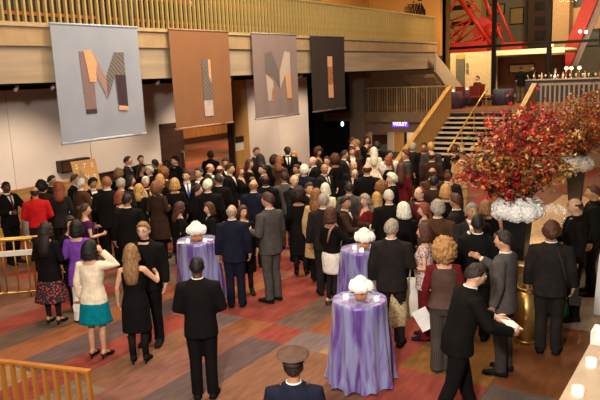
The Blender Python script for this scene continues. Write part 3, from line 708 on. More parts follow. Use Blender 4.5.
# things on the left wall
def wallbox(name, label, cat, px0, py0, px1, py1, depth, mat):
    A = at_x(px0, py0, WX+depth); B = at_x(px1, py0, WX+depth); C_ = at_x(px0, py1, WX+depth)
    r = thing(name, label, cat, (WX, A.y, C_.z)); L_ = B.y-A.y; hh = A.z-C_.z
    t = MB(); t.span((0, 0, 0), (depth-.02, L_, hh)); t.build('case', mat, r)
    t = MB(); t.span((depth-.02, 0, 0), (depth+.01, .04, hh)); t.span((depth-.02, L_-.04, 0), (depth+.01, L_, hh)); t.span((depth-.02, 0, hh-.04), (depth+.01, L_, hh)); t.span((depth-.02, 0, 0), (depth+.01, L_, .04)); t.build('frame', M_black, r)
    return r
wallbox('wall_cabinet', 'shallow dark wooden wall case fixed on the white wall behind the lettered board', 'cabinet', 61, 161.5, 90, 173.5, .22, M_dkwood)
wallbox('wall_ledge', 'long low dark wooden case on the wall right of the lettered board', 'ledge', 98, 174, 152, 183, .12, M_dkwood)
# lettered board on an easel
TL, TR, BR, BL = at_x(71, 162, -14.0), at_x(95, 158.5, -14.0), at_x(102, 189, -14.0), at_x(79, 193, -14.0)
es = thing('sign_board', 'tan board with white capital letters leaning by the left wall', 'sign', (-14.0, TL.y, 0))
o_ = Vector((-14.0, TL.y, 0)); mb = MB(); mb.prism([TL-o_, TR-o_, BR-o_, BL-o_], (-.03, 0, 0)); bd_ = mb.build('board', varied('tan_board', (.62, .33, .11), .6, var=.06), es)
def letter_on(txt, px, py, size):
    P = at_x(px, py, -13.985); me = text_mesh(txt, size, .004); me.materials.append(varied('letter_white', (.92, .9, .86), .6)); o = bpy.data.objects.new('letter', me); COL.objects.link(o); o.parent = bd_
    o.matrix_local = Matrix.Translation(P-o_)@Matrix(((0, 0, 1), (1, 0, 0), (0, 1, 0))).to_4x4()@Matrix.Rotation(-.1, 4, 'Z')
LS = .175
for t_, x_, y_ in (('S', 76.5, 167), ('T', 84.5, 166), ('E', 92, 165), ('H', 87, 177), ('B', 95, 176.5)): letter_on(t_, x_, y_, LS)
mb = MB(); c0 = at_x(79.5, 169, -13.98)-o_; c1 = at_x(89, 180, -13.98)-o_; c2 = at_x(80, 183, -13.98)-o_; mb.prism([c0, c1, c2], (.004, 0, 0)); mb.build('printed_spire', varied('spire_print', (.35, .24, .15), .7), bd_)
mb = MB()
for yy in (.12, .85): mb.tube([(-.05, yy, 1.25), (.28 if 0 else .12, yy-.05, 0)], .02, n=8)
mb.tube([(-.06, .45, 1.3), (-.55, .45, 0)], .02, n=8); mb.build('easel_leg', M_dkwood, es)
# notices on the tan pier
for lab, py0, py1, m in (('small black notice on the tan pier above a white one', 136.3, 142.3, M_black), ('small white notice on the tan pier under a black one', 143, 150.6, varied('notice_white', (.7, .62, .52), .7))):
    A = at_x(235.3, py0, WX+.1); B = at_x(243.7, py1-.8, WX+.1); mb = MB(); mb.span((0, A.y, B.z), (.02, B.y, A.z-.02)); tag(mb.build('notice', m, None, (WX+.092, 0, 0)), lab, 'notice')
# lit round sign in the dark recess
P = at_x(342, 124, -15.4); r = thing('lit_sign', 'small glowing round sign in the dark recess below the charcoal banner', 'sign', P)
mb = MB(); mb.tube([(-.03, 0, 0), (0, 0, 0)], .16, n=20, ref=(0, 0, 1)); mb.build('housing', M_black, r)
mb = MB()
mb.tube([(.012, .085*cos(2*pi*k/20), .085*sin(2*pi*k/20)) for k in range(21)], .035, n=8); mb.build('ring', emit('sign_cyan', (.55, .85, 1), 2.2), r)

# ------------------------------------------------------------------ upper landing, stairs, facade
LY = 25.9; LZ = 2.0; SX0, SX1 = -9.9, -6.72
l = MB(); l.span((-16, LY+.1, 1.62), (SX0-.1, 36.1, LZ)); l.span((SX0-.1, LY, 1.62), (SX1+.1, 36.1, LZ)); l.span((SX1+.1, LY, 0), (4, LY+.3, LZ), 1); l.span((SX1+.1, LY+.3, 1.62), (4, 36.1, LZ)); l.span((-16, LY+.1, LZ), (4, 36.1, LZ+.012), 2)
l.span((-13.85, LY+.02, 1.6), (SX0-.1, LY+.1, 2.02), 3)
struct('floor_landing', l, [M_conc, varied('landing_concrete', (.30, .19, .10), .8, var=.12), carpet_mat('brown'), varied('slab_edge', (.24, .15, .08), .8)])
w = MB(); w.span((-12.9, 28.2, 0), (SX0-.1, 28.4, 1.62), 0); w.span((-13.9, 28.2, 0), (-13.6, 28.4, 1.62), 0); w.span((-13.6, 28.3, 0), (-13.05, 28.4, 1.62), 1); w.span((-13.05, 28.25, 0), (-12.9, 28.4, 1.62), 2); w.span((-13.9, LY+.35, 1.58), (SX0-.1, 28.3, 1.62), 2); w.span((-13.9, 26.1, 1.15), (SX0-.1, 26.3, 1.62), 3)
struct('wall_back', w, [M_white, M_tanw, M_black, varied('lintel', (.2, .125, .085), .8)])
# lit sign
P = at_y(400, 124, 26.05); r = thing('lit_sign', 'glowing violet and white lettered sign over the doorway left of the stairs', 'sign', (P.x, 26.05, P.z))
mb = MB(); mb.span((-.36, 0, -.13), (.36, .05, .13)); mb.build('panel', emit('sign_violet', (.22, .06, .9), 1.6), r)
me = text_mesh('VIOLET', .2, .006); me.materials.append(emit('sign_letters', (.95, .85, 1), 3.0)); o = bpy.data.objects.new('lettering', me); COL.objects.link(o); o.parent = r; o.rotation_euler = (pi/2, 0, 0); o.location = (0, -.012, 0)
# landing railing over the recess
r = thing('landing_railing', 'dark bronze slatted railing on the landing left of the staircase', 'railing', (-13.85, LY+.06, LZ)); Lr = SX0-.1+13.85
mb = MB(); mb.span((0, -.03, 1.04), (Lr, .03, 1.09)); mb.build('top_rail', M_finbrass, r)
for i in range(34):
    mb = MB() if i == 0 else mb
    if i == 0:
        mb.span((-.014, -.03, 0), (.014, .03, 1.04)); bm_ = mb.mesh('baluster'); bm_.materials.append(varied('bronze_dull', (.33, .2, .08), .5, .3)); bm2 = mb.mesh('baluster'); bm2.materials.append(varied('bronze_pale', (.42, .36, .26), .5, .2))
    o = bpy.data.objects.new('baluster', bm2 if i % 4 == 1 else bm_); COL.objects.link(o); o.parent = r; o.location = ((i+.5)*Lr/34, 0, 0)
# staircase
st = thing('staircase', 'straight flight of pale open treads with tan parapets rising to the landing', 'stairs', (SX0, LY, 0)); nst = 12; rs = LZ/nst; tr_ = .335; Wd = SX1-SX0
for i in range(nst-1):
    z = LZ-rs*(i+1); y = -tr_*i; mb = MB(); mb.span((0, y-tr_-.03, z-.055), (Wd, y-.05, z)); mb.build('stair_tread', varied('tread_stone', (.55, .45, .33), .7), st)
mb = MB(); mb.prism([(0, 0, LZ-.25), (0, 0, LZ-.6), (0, -tr_*nst, -.02), (0, -tr_*(nst-1), -.0)], (Wd, 0, 0)); mb.span((0, -.04, 1.5), (Wd, 0, LZ-.02)); mb.build('void_backing', M_black, st)  # black backing: the shade between the open treads put into its colour
SL = 2.2/4.6
def parapet(x, w_, name='parapet'):
    mb = MB(); yb = -5.3; mb.prism([(x, .12, 3.05), (x, .12, 1.55), (x, -tr_*nst, 0), (x, yb, 0), (x, yb, 3.05+SL*(yb-.12))], (w_, 0, 0)); mb.build(name, M_tanpar, st)
    mb = MB(); mb.beam((x+w_/2, .12, 3.07), (x+w_/2, yb, 3.07+SL*(yb-.12)), w_+.06, .05); mb.build('parapet_cap', wood('cap_oak', (.62, .34, .09)), st)
M_tanpar = wood('parapet_oak', (.46, .26, .09), 2, .12)
parapet(-.14, .12); parapet(Wd+.02, .12)
hr = MB(); hx = 1.42
hr.tube([(hx, .25, 2.86), (hx, -.1, 2.8), (hx, -4.0, .92)], .03, n=10); hr.build('handrail', M_gold, st)
for yy in (0.1, -1.3, -2.6, -3.9):
    mb = MB(); zt_ = 2.8+min(0, yy+.1)*.482; mb.tube([(hx, yy, max(0, LZ+yy*.5-.1) if yy < 0 else LZ), (hx, yy, zt_)], .02, n=8); mb.build('handrail_post', M_gold, st)
# white railing on the landing edge at the right
r = thing('landing_fence', 'pale slatted railing on the landing edge behind the autumn branches', 'railing', (SX1+.25, LY+.1, LZ)); Lr = 6.2
mb = MB(); mb.span((0, -.05, 1.0), (Lr, .05, 1.08)); mb.build('top_rail', varied('rail_pale', (.55, .42, .26), .6), r)
for i in range(37):
    if i == 0: mb = MB(); mb.span((-.03, -.03, 0), (.03, .03, 1.0)); bm_ = mb.mesh('baluster'); bm_.materials.append(MATS['rail_pale'])
    o = bpy.data.objects.new('baluster', bm_); COL.objects.link(o); o.parent = r; o.location = ((i+.5)*Lr/37, 0, 0)
# upper flight beyond, from the balcony down to the landing
uf = thing('upper_stairs', 'pale upper flight descending from the balcony end to the landing', 'stairs', (-11.5, 28.3, LZ)); A0 = at_x(434, 53, -11.3); A1 = at_x(462, 88, -11.3); n_ = 14
mb = MB(); y0 = A0.y-28.3; y1 = A1.y-28.3; za = A0.z-LZ; zb_ = A1.z-LZ
mb.prism([(.2, y0, za), (.2, y0, za-.8), (.2, y1, zb_-1.0), (.2, y1+.2, zb_-1.0), (.2, y1+.2, zb_-.1)], (.08, 0, 0)); mb.build('balustrade', varied('upper_balustrade', (.5, .4, .29), .6), uf)
for i in range(n_):
    k = (i+.5)/n_; yy = y0+(y1-y0)*k; zz = za-.85+(zb_-1.0-za+.8)*k; mb = MB(); mb.span((-1.2, yy-.13, zz-.12), (.19, yy+.13, zz+.03)); mb.build('step', varied('upper_step', (.4, .25, .12), .7), uf)
# glazed facade
FY = 36.2; fr = MB(); fx0 = at_y(440, 50, FY).x; ZT = 12
M_mull = varied('mullion_bronze', (.012, .01, .009), .4, .4)
posts = [(at_y(443.5, 30, FY).x, .34), (at_y(494.3, 30, FY).x, .2), (at_y(549.5, 30, FY).x, .2), (at_y(604, 30, FY).x, .2), (1.6, .2), (4.5, .2)]
for x, wd in posts: fr.span((x-wd/2, FY-.12, LZ), (x+wd/2, FY+.12, ZT))
TZ = at_y(525, 44.3, FY).z
fr.span((fx0, FY-.08, TZ-.07), (4.6, FY+.08, TZ+.07)); fr.span((fx0, FY-.1, LZ), (4.6, FY+.1, LZ+.12)); fr.span((fx0, FY-.1, TZ+3.4), (4.6, FY+.1, TZ+3.55))
xg = at_y(449, 30, FY).x; fr.span((at_y(446.5, 30, FY).x, FY-.1, LZ), (xg+.05, FY+.1, ZT), 1)
win = struct('window_1', fr, [M_mull, varied('jamb_ochre', (.5, .3, .09), .7)])
gl = MB()
for (xa, _), (xb, _) in zip(posts, posts[1:]):
    for za_, zb2 in ((LZ+.12, TZ-.07), (TZ+.07, TZ+3.4)): gl.span((xa+.1, FY-.008, za_), (xb-.1, FY+.008, zb2))
gm = glass('facade_glass', alpha=None); gm.node_tree.nodes['Principled BSDF'].inputs['IOR'].default_value = 1.12
gl.build('pane', gm, win)
w = MB(); w.span((-18, FY, 2), (fx0, FY+.3, 12)); w.span((-18, 31.3, 2), (-17.7, FY, 12)); struct('wall_corner', w, MATS['ochre_wall'])

# ------------------------------------------------------------------ outside the glass
g = MB(); g.span((-40, FY+.2, 1.4), (30, 90, 1.98)); struct('ground', g, varied('paving', (.14, .11, .09), .85))
def outbox(name, label, cat, y, px0, py0, px1, py1, depth, mat, wins=(), wm=None, base=None):
    A = at_y(px0, py0, y); B = at_y(px1, py1, y); zb = B.z if base is None else base
    r = thing(name, label, cat, (A.x, y, zb)); t = MB(); t.span((0, 0, 0), (B.x-A.x, depth, A.z-zb)); t.build('wall', mat, r)
    for (a, b_, c, d_) in wins:
        P = at_y(a, b_, y); Q = at_y(c, d_, y); t = MB(); t.span((P.x-A.x, -.06, Q.z-zb), (Q.x-A.x, .02, P.z-zb)); wn = t.build('window', M_mull, r); t = MB(); t.span((P.x-A.x+.1, -.09, Q.z-zb+.1), (Q.x-A.x-.1, -.05, P.z-zb-.1)); t.build('pane', wm, wn)
    return r
M_dwin = varied('dark_window', (.02, .018, .016), .2); M_lwin = emit('lit_window', (1, .62, .25), .35)
outbox('pavilion', 'cream rendered pavilion wall with a grey door outside the glass', 'building', 42, 448, 53.5, 490, 92, 1.5, varied('cream_render', (.7, .53, .28), .8), base=1.98)
A = at_y(456, 59, 41.95); B = at_y(464.5, 90, 41.95); r = thing('service_door', 'grey door in the cream pavilion wall beyond the glass', 'door', (A.x, 41.93, 1.98)); t = MB(); t.span((0, 0, 0), (B.x-A.x, .06, A.z-1.98)); t.build('door_leaf', varied('door_grey', (.16, .13, .09), .6), r)
t = MB(); t.span((0, 0, A.z-1.98), (B.x-A.x, .08, A.z-1.7)); t.build('transom_panel', varied('transom_amber', (.6, .35, .06), .5), r)
for lab, y_ in (('upper small framed notice on the cream pavilion wall', 63), ('lower small framed notice on the cream pavilion wall', 69)):
    A = at_y(466, y_, 41.9); B = at_y(468, y_+4, 41.9); t = MB(); t.span((A.x, 41.93, B.z), (B.x, 41.99, A.z)); tag(t.build('notice', varied('notice_frame', (.2, .17, .13), .6)), lab, 'notice')
outbox('kiosk', 'low brown kiosk under a cream canopy outside the glass', 'building', 44, 494, 57.6, 560, 92, 1.2, varied('kiosk_brown', (.15, .05, .025), .7), [(509, 64, 535, 73)], varied('kiosk_window', (.5, .38, .22), .4), 1.98)
A = at_y(493, 52.5, 43); B = at_y(567.5, 53, 43); t = MB(); zc = at_y(530, 52, 43).z; t.span((A.x, 42.2, zc-.13), (B.x, 45.5, zc+.17)); t.ell((B.x, 43.8, zc+.02), (.3, 1.6, .15)); tag(t.build('canopy', varied('canopy_cream', (.85, .68, .4), .6)), 'long cream canopy roof over the kiosk beyond the glass', 'canopy')
P = at_y(551.5, 44.5, 41); r = thing('street_lamp', 'small glowing amber street lamp outside the glass above the canopy', 'lamp', (P.x, 41, 1.98)); t = MB(); t.tube([(0, 0, 0), (0, 0, P.z-1.98-.12)], [.05, .035], n=8); t.build('pole', M_mull, r); t = MB(); t.ell((0, 0, P.z-1.98), (.13, .13, .13)); t.build('globe', emit('lamp_amber', (1, .55, .15), 6), r)
outbox('tower_block', 'tall ochre lit building behind the red girders, at the left of the glass', 'building', 62, 436, -60, 480, 92, 1.5, varied('tower_ochre', (.38, .24, .09), .8), [(452, 6, 470, 9), (452, 22, 474, 25)], M_dwin, 1.98)
outbox('tower_block', 'olive grey building behind the red winch housing outside', 'building', 64, 480, -60, 530, 92, 2, varied('tower_olive', (.14, .12, .08), .8), [(487, 5, 505, 14), (510, 8, 524, 24)], varied('tower_olive_window', (.25, .17, .07), .5), 1.98)
outbox('tower_block', 'dark brown building with dark windows between the mullions outside', 'building', 61, 530, -60, 553, 92, 2, varied('tower_brown', (.045, .02, .014), .8), [(535, 2, 545, 10), (535, 17, 545, 25), (535, 31, 545, 40)], M_dwin, 1.98)
outbox('tower_pier', 'tall beige stone pier outside the glass', 'building', 58, 554, -60, 566.5, 92, 1.5, varied('pier_beige', (.48, .31, .16), .85), base=1.98)
rb = outbox('tower_block', 'grey building with pale stone bands behind the red boom at the far right', 'building', 60, 566.5, -60, 640, 92, 6, varied('tower_grey', (.09, .078, .06), .8), [(571, -6, 600, 7), (568, 27, 600, 46)], varied('tower_grey_window', (.06, .06, .05), .3), 1.98)
A = at_y(566.5, 9, 60); B = at_y(640, 26, 60); t = MB(); t.span((A.x-rb.location.x, -.5, B.z-1.98), (B.x-rb.location.x, 0, A.z-1.98)); t.build('stone_band', MATS['pier_beige'], rb)
# red steel structure seen through the glass
M_red = varied('red_steel', (.46, .022, .010), .45, var=.15); GY = 48
rt = thing('red_girder_frame', 'red steel lattice boom with winch housing outside the glass', 'crane', (at_y(480, 45, GY).x, GY, at_y(480, 50, GY).z)); ro = rt.location.copy()
def rp(px, py, dy=0): return at_y(px, py, GY+dy)-ro
for k, (a, b_, wd, dy) in enumerate((((458, -3), (493, 46), .26, 0), ((484, -3), (494, 22), .2, .5), ((496, 2), (514, 44), .16, 1), ((494.5, 22), (505, 46), .16, .3), ((457.5, -3), (448, 15), .16, 0), ((448, 22), (477, 10), .1, .4), ((450, 28), (474, 17), .13, .2), ((473, 17), (455, 44), .13, .2), ((450, 25), (461, 38), .09, .8), ((470, -2), (480, 12), .1, 1), ((450, 39), (470, 22), .1, .7), ((484, 35), (455, 47), .15, 0), ((484, 36), (478, 48), .13, 0), ((463, 24), (452, 37), .09, .5), ((478, 25), (458, 42), .12, .6), ((448, 30), (458, 46), .12, .3), ((470, 5), (478, 22), .1, .6), ((466, 2), (476, 5), .1, .9))):
    t = MB(); t.tube([rp(*a, dy), rp(*b_, dy)], wd*.62, n=8); t.build('girder', M_red, rt)
t = MB(); A = rp(450, 43.5); B = rp(525, 52); t.span((A.x, -.6, B.z), (B.x-2.5, 1.2, A.z)); C_ = rp(503, 43); D_ = rp(524, 50); t.span((C_.x, -.4, D_.z), (D_.x, 1, C_.z)); t.build('base_beam', M_red, rt)
t = MB(); c = rp(486, 30, .8); t.box(c+Vector((.1, 0, .25)), (1.3, 1.1, 1.0), M=Matrix.Rotation(.5, 3, 'Y')); t.box(c+Vector((-.3, .1, -.35)), (1.0, 1, 1.3), M=Matrix.Rotation(-.25, 3, 'Y')); t.tube([c+Vector((.5, -.7, -.1)), c+Vector((.5, .7, -.1))], .5, n=14); t.span((c.x-.55, c.y-.6, c.z-1.5), (c.x+.5, c.y+.6, c.z-.4)); t.build('winch_housing', M_red, rt)
t = MB(); A = rp(492, 52); B = rp(494, 78); t.span((A.x-.25, -.2, B.z), (A.x+.1, .2, A.z)); t.build('support_post', M_red, rt)
bo = thing('red_boom', 'thick slanting red steel boom at the right beyond the glass', 'crane', (at_y(570, 60, GY).x, GY, 1.98)); ro2 = bo.location.copy()
t = MB(); A = at_y(597, -12, GY)-ro2; B = at_y(565, 66, GY)-ro2; t.beam(A, B, .85, .8); t.build('boom_tube', M_red, bo); t = MB(); t.beam(B+Vector((0, 0, .4)), (B.x, B.y, 0), .7, .7, up=(1, 0, 0)); t.build('boom_foot', M_red, bo)
t = MB(); A2 = at_y(588, 30, GY-.5)-ro2; t.beam(A+Vector((.55, 0, 0)), B+Vector((.55, 0, 0)), .14, .5); t.build('boom_rail', varied('boom_rail_grey', (.3, .2, .17), .5), bo)
for (a, b_) in ((580, 31.5), (586, 32)):
    P = at_y(a, b_, GY-.6)-ro2; t = MB(); t.ell(P, (.11, .08, .11), 8, 6); t.build('work_light', emit('work_light', (1, .95, .9), 4), bo)
# ------------------------------------------------------------------ the guests (head-top pixel, stature, facing: 0 to camera, 90 right, 180 away, 270 left)
P = person
# ---- front, fully visible
P(292.5, 353, 1.60, 176, 'M', 'S:navy:white', 'm', 'dark', 'crop', 'uniformed officer in a brown peaked cap, back to us at the bottom edge', hp=0, extra='cap', fix=True)
YB = P(196, 256, 1.75, 172, 'M', 'S:black:white', 'd', 'black', 'crop', 'young man in a black suit seen from behind in front of the left cocktail table', aL='clasp', aR='clasp', fix=True)
WJ = P(88, 240, 1.68, 150, 'F', 'J:ivory:teal:.56:.80:.07', 'l', 'black', 'bob', 'woman in a cream jacket and teal skirt raising a hand to her ear', aL='down', aR='ear', fix=True, hy=-30)
BD = P(130, 244, 1.66, 168, 'F', 'D:black:0:.5', 'l', 'sand', 'long', 'woman with long light brown hair in a sleeveless black dress and black tights', aL='down', aR='touch', legs='tights', fix=True)
GM = P(143, 221, 1.82, -22, 'M', 'S:black:black', 'p', 'sand', 'short', 'smiling man with glasses in an all black suit facing the woman in the black dress', glasses=True, fix=True)
P(75, 220, 1.66, 165, 'F', 'P:purple:white:.66:1', 'l', 'black', 'bob', 'woman in a long violet cardigan and white trousers', aL='hold', aR='down', fix=True)
P(44, 222, 1.66, 150, 'F', 'J:black:floralskirt:.42:.72:.09', 'l', 'dark', 'long', 'woman with long dark hair, black jacket and red flowered skirt by the brass rail', aL='hold', aR='hold', legs='tights', fix=True)
FL = P(268, 192, 1.88, 225, 'M', 'S:grey:white', 'l', 'brown', 'short', 'tall young man in a grey suit standing alone right of the left cocktail table', aL='hold', aR='hold', hy=10, fix=True)
P(231, 204, 1.74, 178, 'M', 'S:navy:white', 'l', 'grey', 'bald', 'balding older man in a navy suit, back to us beside the left cocktail table', hy=-20, fix=True)
P(242, 205, 1.66, 5, 'F', 'D:black:2:.45', 'l', 'auburn', 'long', 'woman with long auburn hair facing us behind the man in navy', aR='hold', legs='tights')
P(179, 202, 1.66, 95, 'F', 'D:black:2:.45', 'l', 'auburn', 'wavy', 'woman with short auburn hair standing at the left end of the left cocktail table', aR='hold', aL='hold', legs='tights')
P(209, 202, 1.66, 275, 'F', 'S:black:white', 'l', 'auburn', 'bob', 'woman with an auburn bob and white scarf line behind the left cocktail table', aL='hold', aR='hold')
P(330, 207, 1.66, 128, 'F', 'J:black:white:.62:.98:.01', 'l', 'auburn', 'bob', 'woman in a white skirt, black top and brown scarf at the middle table', aL='hold', aR='reach', legs='tights', extra='scarf', fix=True)
P(345, 196, 1.70, 75, 'M', 'S:dkbrown:white', 'm', 'dark', 'short', 'dark-haired man in a brown jacket reaching towards the middle table flowers', aL='reach', aR='reach')
P(323, 193, 1.78, 185, 'M', 'S:charcoal:white', 'l', 'grey', 'recede', 'grey-haired man with a bald crown in a dark suit, behind the white skirt woman', fix=True)
P(316, 189, 1.70, 165, 'F', 'C:tan', 'l', 'ginger', 'wavy', 'person in a long tan coat with reddish hair beside the grey-haired man')
MB_ = P(391, 219, 1.80, 172, 'M', 'S:charcoal:white', 'l', 'grey', 'short', 'grey-haired man in a charcoal suit, back to us right of the middle table', hy=-15, aR='hold', fix=True, sx=1.09)
FT = P(425, 223, 1.68, 262, 'F', 'P:floraltop:dkred:.8:.35', 'l', 'auburn', 'bob', 'woman with an auburn bob in a pink flowered top holding a glass', aL='hold', aR='hold', fix=True)
CB = P(444, 239, 1.72, 186, 'F', 'V:dkred:satinbrown', 'l', 'honey', 'bigcurly', 'woman with big curly blonde hair, brown satin top, dark red sleeves and pinstripe trousers', aL='hold', fix=True)
PA = P(476, 263, 1.76, 112, 'M', 'S:black:white', 'p', 'dark', 'short', 'dark-haired man in a black suit bent forward reading a white paper', lean=14, aL='reach', aR='reach', leg='stride', hp=0, fix=True, sx=1.1)
WG = P(505, 230, 1.83, 250, 'M', 'S:grey:white:none:dkgrey', 'l', 'dark', 'short', 'dark-haired man in a grey suit gesturing with a raised hand', aR='wave', aL='down', fix=True)
PH = P(552, 220, 1.80, 178, 'M', 'S:charcoal:white', 'm', 'auburn', 'thick', 'photographer in a dark suit seen from behind with a camera on a strap', aL='down', aR='down', extra='strap', fix=True, sx=1.1)
P(576, 197, 1.86, 285, 'M', 'S:black:black', 'l', 'brown', 'bald', 'bald man in a black suit beside the gold sequin bar', aR='hold', fix=True)
P(594, 184, 1.85, 275, 'M', 'S:black:black', 'm', 'auburn', 'short', 'tall man in black at the right edge of the picture', fix=True)
P(478, 214, 1.78, 178, 'M', 'S:black:white', 'd', 'black', 'crop', 'black-haired man in a black suit, back to us left of the black flower vase', aR='hold', hp=0)
P(472, 202, 1.78, 20, 'M', 'S:charcoal:white:black', 'm', 'grey', 'short', 'man facing us with his hand at his mouth near the red branches', aR='drink')
P(486, 200, 1.60, 190, 'F', 'D:black:2:.45', 'l', 'sand', 'bob', 'woman with light brown hair under the red autumn branches', legs='tights', fix=True)
P(456, 193, 1.78, 255, 'M', 'S:charcoal:white:black', 'm', 'auburn', 'short', 'auburn-haired man in profile in a dark suit left of the red branches', aL='hold')
P(438, 199, 1.80, 168, 'M', 'S:brown:white', 'l', 'grey', 'thick', 'man with thick grey hair in a brown jacket, back to us', hy=20)
P(424, 203, 1.62, 285, 'F', 'D:plum:2:.45', 'p', 'red', 'wavy', 'red-haired woman facing left beside the man in the brown jacket', legs='tights')
P(404, 202, 1.68, 195, 'F', 'C:black', 'p', 'white', 'bob', 'woman with a smooth white bob in a black coat', aR='hold')
# ---- middle row
P(84, 203, 1.66, 110, 'F', 'D:plum:.4:.45', 'l', 'brown', 'bun', 'woman in a plum dress with brown hair pinned up', aL='chest', aR='hold', legs='tights')
P(69, 216, 1.62, 20, 'F', 'D:black:2:.45', 'l', 'dark', 'wavy', 'dark-haired woman half hidden behind the violet cardigan', legs='tights')
P(119, 191, 1.64, 60, 'F', 'D:black:2:.45', 'l', 'red', 'bob', 'red-haired woman facing the black-suited back, centre left', legs='tights')
P(126, 193, 1.78, 182, 'M', 'S:black:white', 'm', 'black', 'crop', 'black-haired man with a white collar showing, back to us by the red-haired woman')
P(156, 181, 1.66, 150, 'F', 'C:dkbrown', 'l', 'ginger', 'curly', 'woman with curly orange hair in a long brown coat with a striped scarf', aL='hold', aR='hold', extra='scarf2')
P(174, 178, 1.66, 182, 'F', 'D:black:2:.45', 'l', 'blonde', 'bob', 'woman with straight blonde hair, back to us in black', legs='tights')
P(207, 179, 1.80, 178, 'M', 'S:black:white', 'l', 'white', 'short', 'broad white-haired man in black, back to us behind the left cocktail table', sx=1.1)
P(197, 184, 1.64, 75, 'F', 'D:black:0:.45', 'p', 'dark', 'bun', 'dark-haired woman with bare shoulders beside the broad white-haired man', legs='tights')
P(253, 179, 1.78, 165, 'M', 'S:navy:white', 'l', 'sand', 'bald', 'balding man with white cuffs in a navy suit, back to us left of centre', aR='hold')
P(298, 187, 1.66, 176, 'F', 'D:black:2:.45', 'm', 'dark', 'curly', 'woman with long dark curls in black, back to us at the centre', legs='tights')
P(294, 174, 1.80, 40, 'M', 'S:black:white:black', 'p', 'grey', 'bald', 'bald pink-faced man in a black suit and white shirt at the centre', aR='drink')
P(309, 182, 1.74, 45, 'M', 'S:black:white:black', 'l', 'brown', 'short', 'young brown-haired man in a dark suit looking right at the centre')
P(325, 183, 1.68, 170, 'F', 'C:cream', 'p', 'white', 'long', 'woman with long straight white-blonde hair in a pale coat')
P(349, 182, 1.78, 178, 'M', 'S:grey:white', 'm', 'dark', 'short', 'dark-haired man in a grey jacket, back to us right of centre')
P(365, 194, 1.66, 300, 'F', 'D:dkred:2:.45', 'p', 'grey', 'wavy', 'grey-haired woman in dark red facing left behind the middle table', legs='tights')
P(377, 192, 1.68, 185, 'F', 'D:black:2:.45', 'l', 'blonde', 'long', 'woman with long golden hair in a black dress, right of the grey-haired woman', legs='tights')
P(389, 189, 1.78, 180, 'M', 'S:black:white', 'l', 'silver', 'crop', 'silver-haired man with a white collar, back to us behind the white bob')
P(381, 181, 1.66, 178, 'F', 'D:black:2:.45', 'l', 'ginger', 'curly', 'woman with golden curls above the silver-haired man', legs='tights')
P(392, 172, 1.80, 262, 'M', 'S:black:white', 'p', 'white', 'thick', 'white-haired man in profile facing left in a black suit', aR='hold')
P(420, 186, 1.76, 335, 'M', 'S:dkbrown:dkred', 'p', 'red', 'recede', 'red-haired man with glasses and a high forehead', glasses=True, aR='hold')
P(446, 184, 1.68, 175, 'F', 'D:black:2:.45', 'l', 'blonde', 'bob', 'blonde woman at the left tip of the red branches', legs='tights')
P(145, 176, 1.74, 20, 'M', 'C:tan:black', 'p', 'white', 'short', 'white-haired man in a beige overcoat facing us', aR='hold')
P(106, 176, 1.84, 180, 'M', 'S:black:white', 'p', 'ginger', 'crop', 'big ginger-haired man in black, back to us in front of the lettered board', sx=1.1)
P(80, 178, 1.76, 120, 'M', 'S:brown:white', 'p', 'silver', 'short', 'silver-haired man in a brown jacket below the lettered board', aR='chest')
P(92, 177, 1.74, 15, 'M', 'S:black:white', 'm', 'dark', 'thick', 'dark-haired man facing us between silver-haired and ginger-haired men', aR='hold')
P(74, 174, 1.72, 60, 'M', 'S:black:white', 'p', 'brown', 'short', 'brown-haired man at the left edge of the lettered board')
P(58, 182, 1.70, 175, 'F', 'P:charcoal:black:.8:1', 'p', 'red', 'wavy', 'woman with bright red hair in a charcoal jacket, back to us')
P(34, 186, 1.76, 178, 'M', 'T:red:charcoal', 'm', 'dark', 'bald', 'bald man in a bright red shirt, back to us at the left', aL='clasp', aR='clasp', fix=True)
P(41, 180, 1.74, 165, 'M', 'S:dkbrown:white', 'm', 'black', 'afro', 'person with a large dark afro in a brown jacket beside the red shirt')
P(51, 175, 1.74, 80, 'M', 'S:black:white', 'm', 'black', 'short', 'dark-haired man in profile by the wall, next to the red-haired woman')
BM = P(5, 181, 1.80, 40, 'M', 'S:black:white:dkred', 'd', 'black', 'crop', 'dark-skinned man in black suit and red tie holding papers at the left edge', aL='reach', aR='hold', fix=True)
P(118, 168, 1.66, 170, 'F', 'D:black:2:.45', 'p', 'sand', 'afro', 'woman with a high fair hairdo near the wall behind the ginger-haired man', legs='tights')
P(120, 178, 1.76, 172, 'M', 'S:charcoal:white', 'l', 'grey', 'short', 'grey-haired man below the high fair hairdo')
P(127, 156, 1.80, 82, 'M', 'S:charcoal:white', 'l', 'dark', 'short', 'tall dark-haired man with glasses in profile against the white wall', glasses=True)
P(140, 155, 1.72, 10, 'M', 'S:black:white', 'm', 'black', 'short', 'black-haired man facing us against the white wall')
P(141, 164, 1.68, 80, 'F', 'D:black:2:.45', 'l', 'brown', 'wavy', 'woman with brown hair in profile below the man facing us by the wall', legs='tights')
P(130, 175, 1.66, 75, 'F', 'D:black:2:.45', 'l', 'dark', 'bob', 'woman with a dark bob left of the beige overcoat', legs='tights')
P(149, 165, 1.70, 290, 'M', 'S:black:white', 'p', 'white', 'thick', 'man with white-blond hair behind the beige overcoat')
P(138, 184, 1.60, 160, 'F', 'D:black:2:.45', 'l', 'blonde', 'wavy', 'short blonde woman just left of the beige overcoat', legs='tights')
P(155, 159, 1.74, 190, 'M', 'S:black:white', 'm', 'black', 'short', 'black-haired man by the left edge of the dark door')
P(166, 160, 1.72, 170, 'M', 'S:black:white', 'm', 'black', 'thick', 'dark-haired man in front of the dark door leaf')
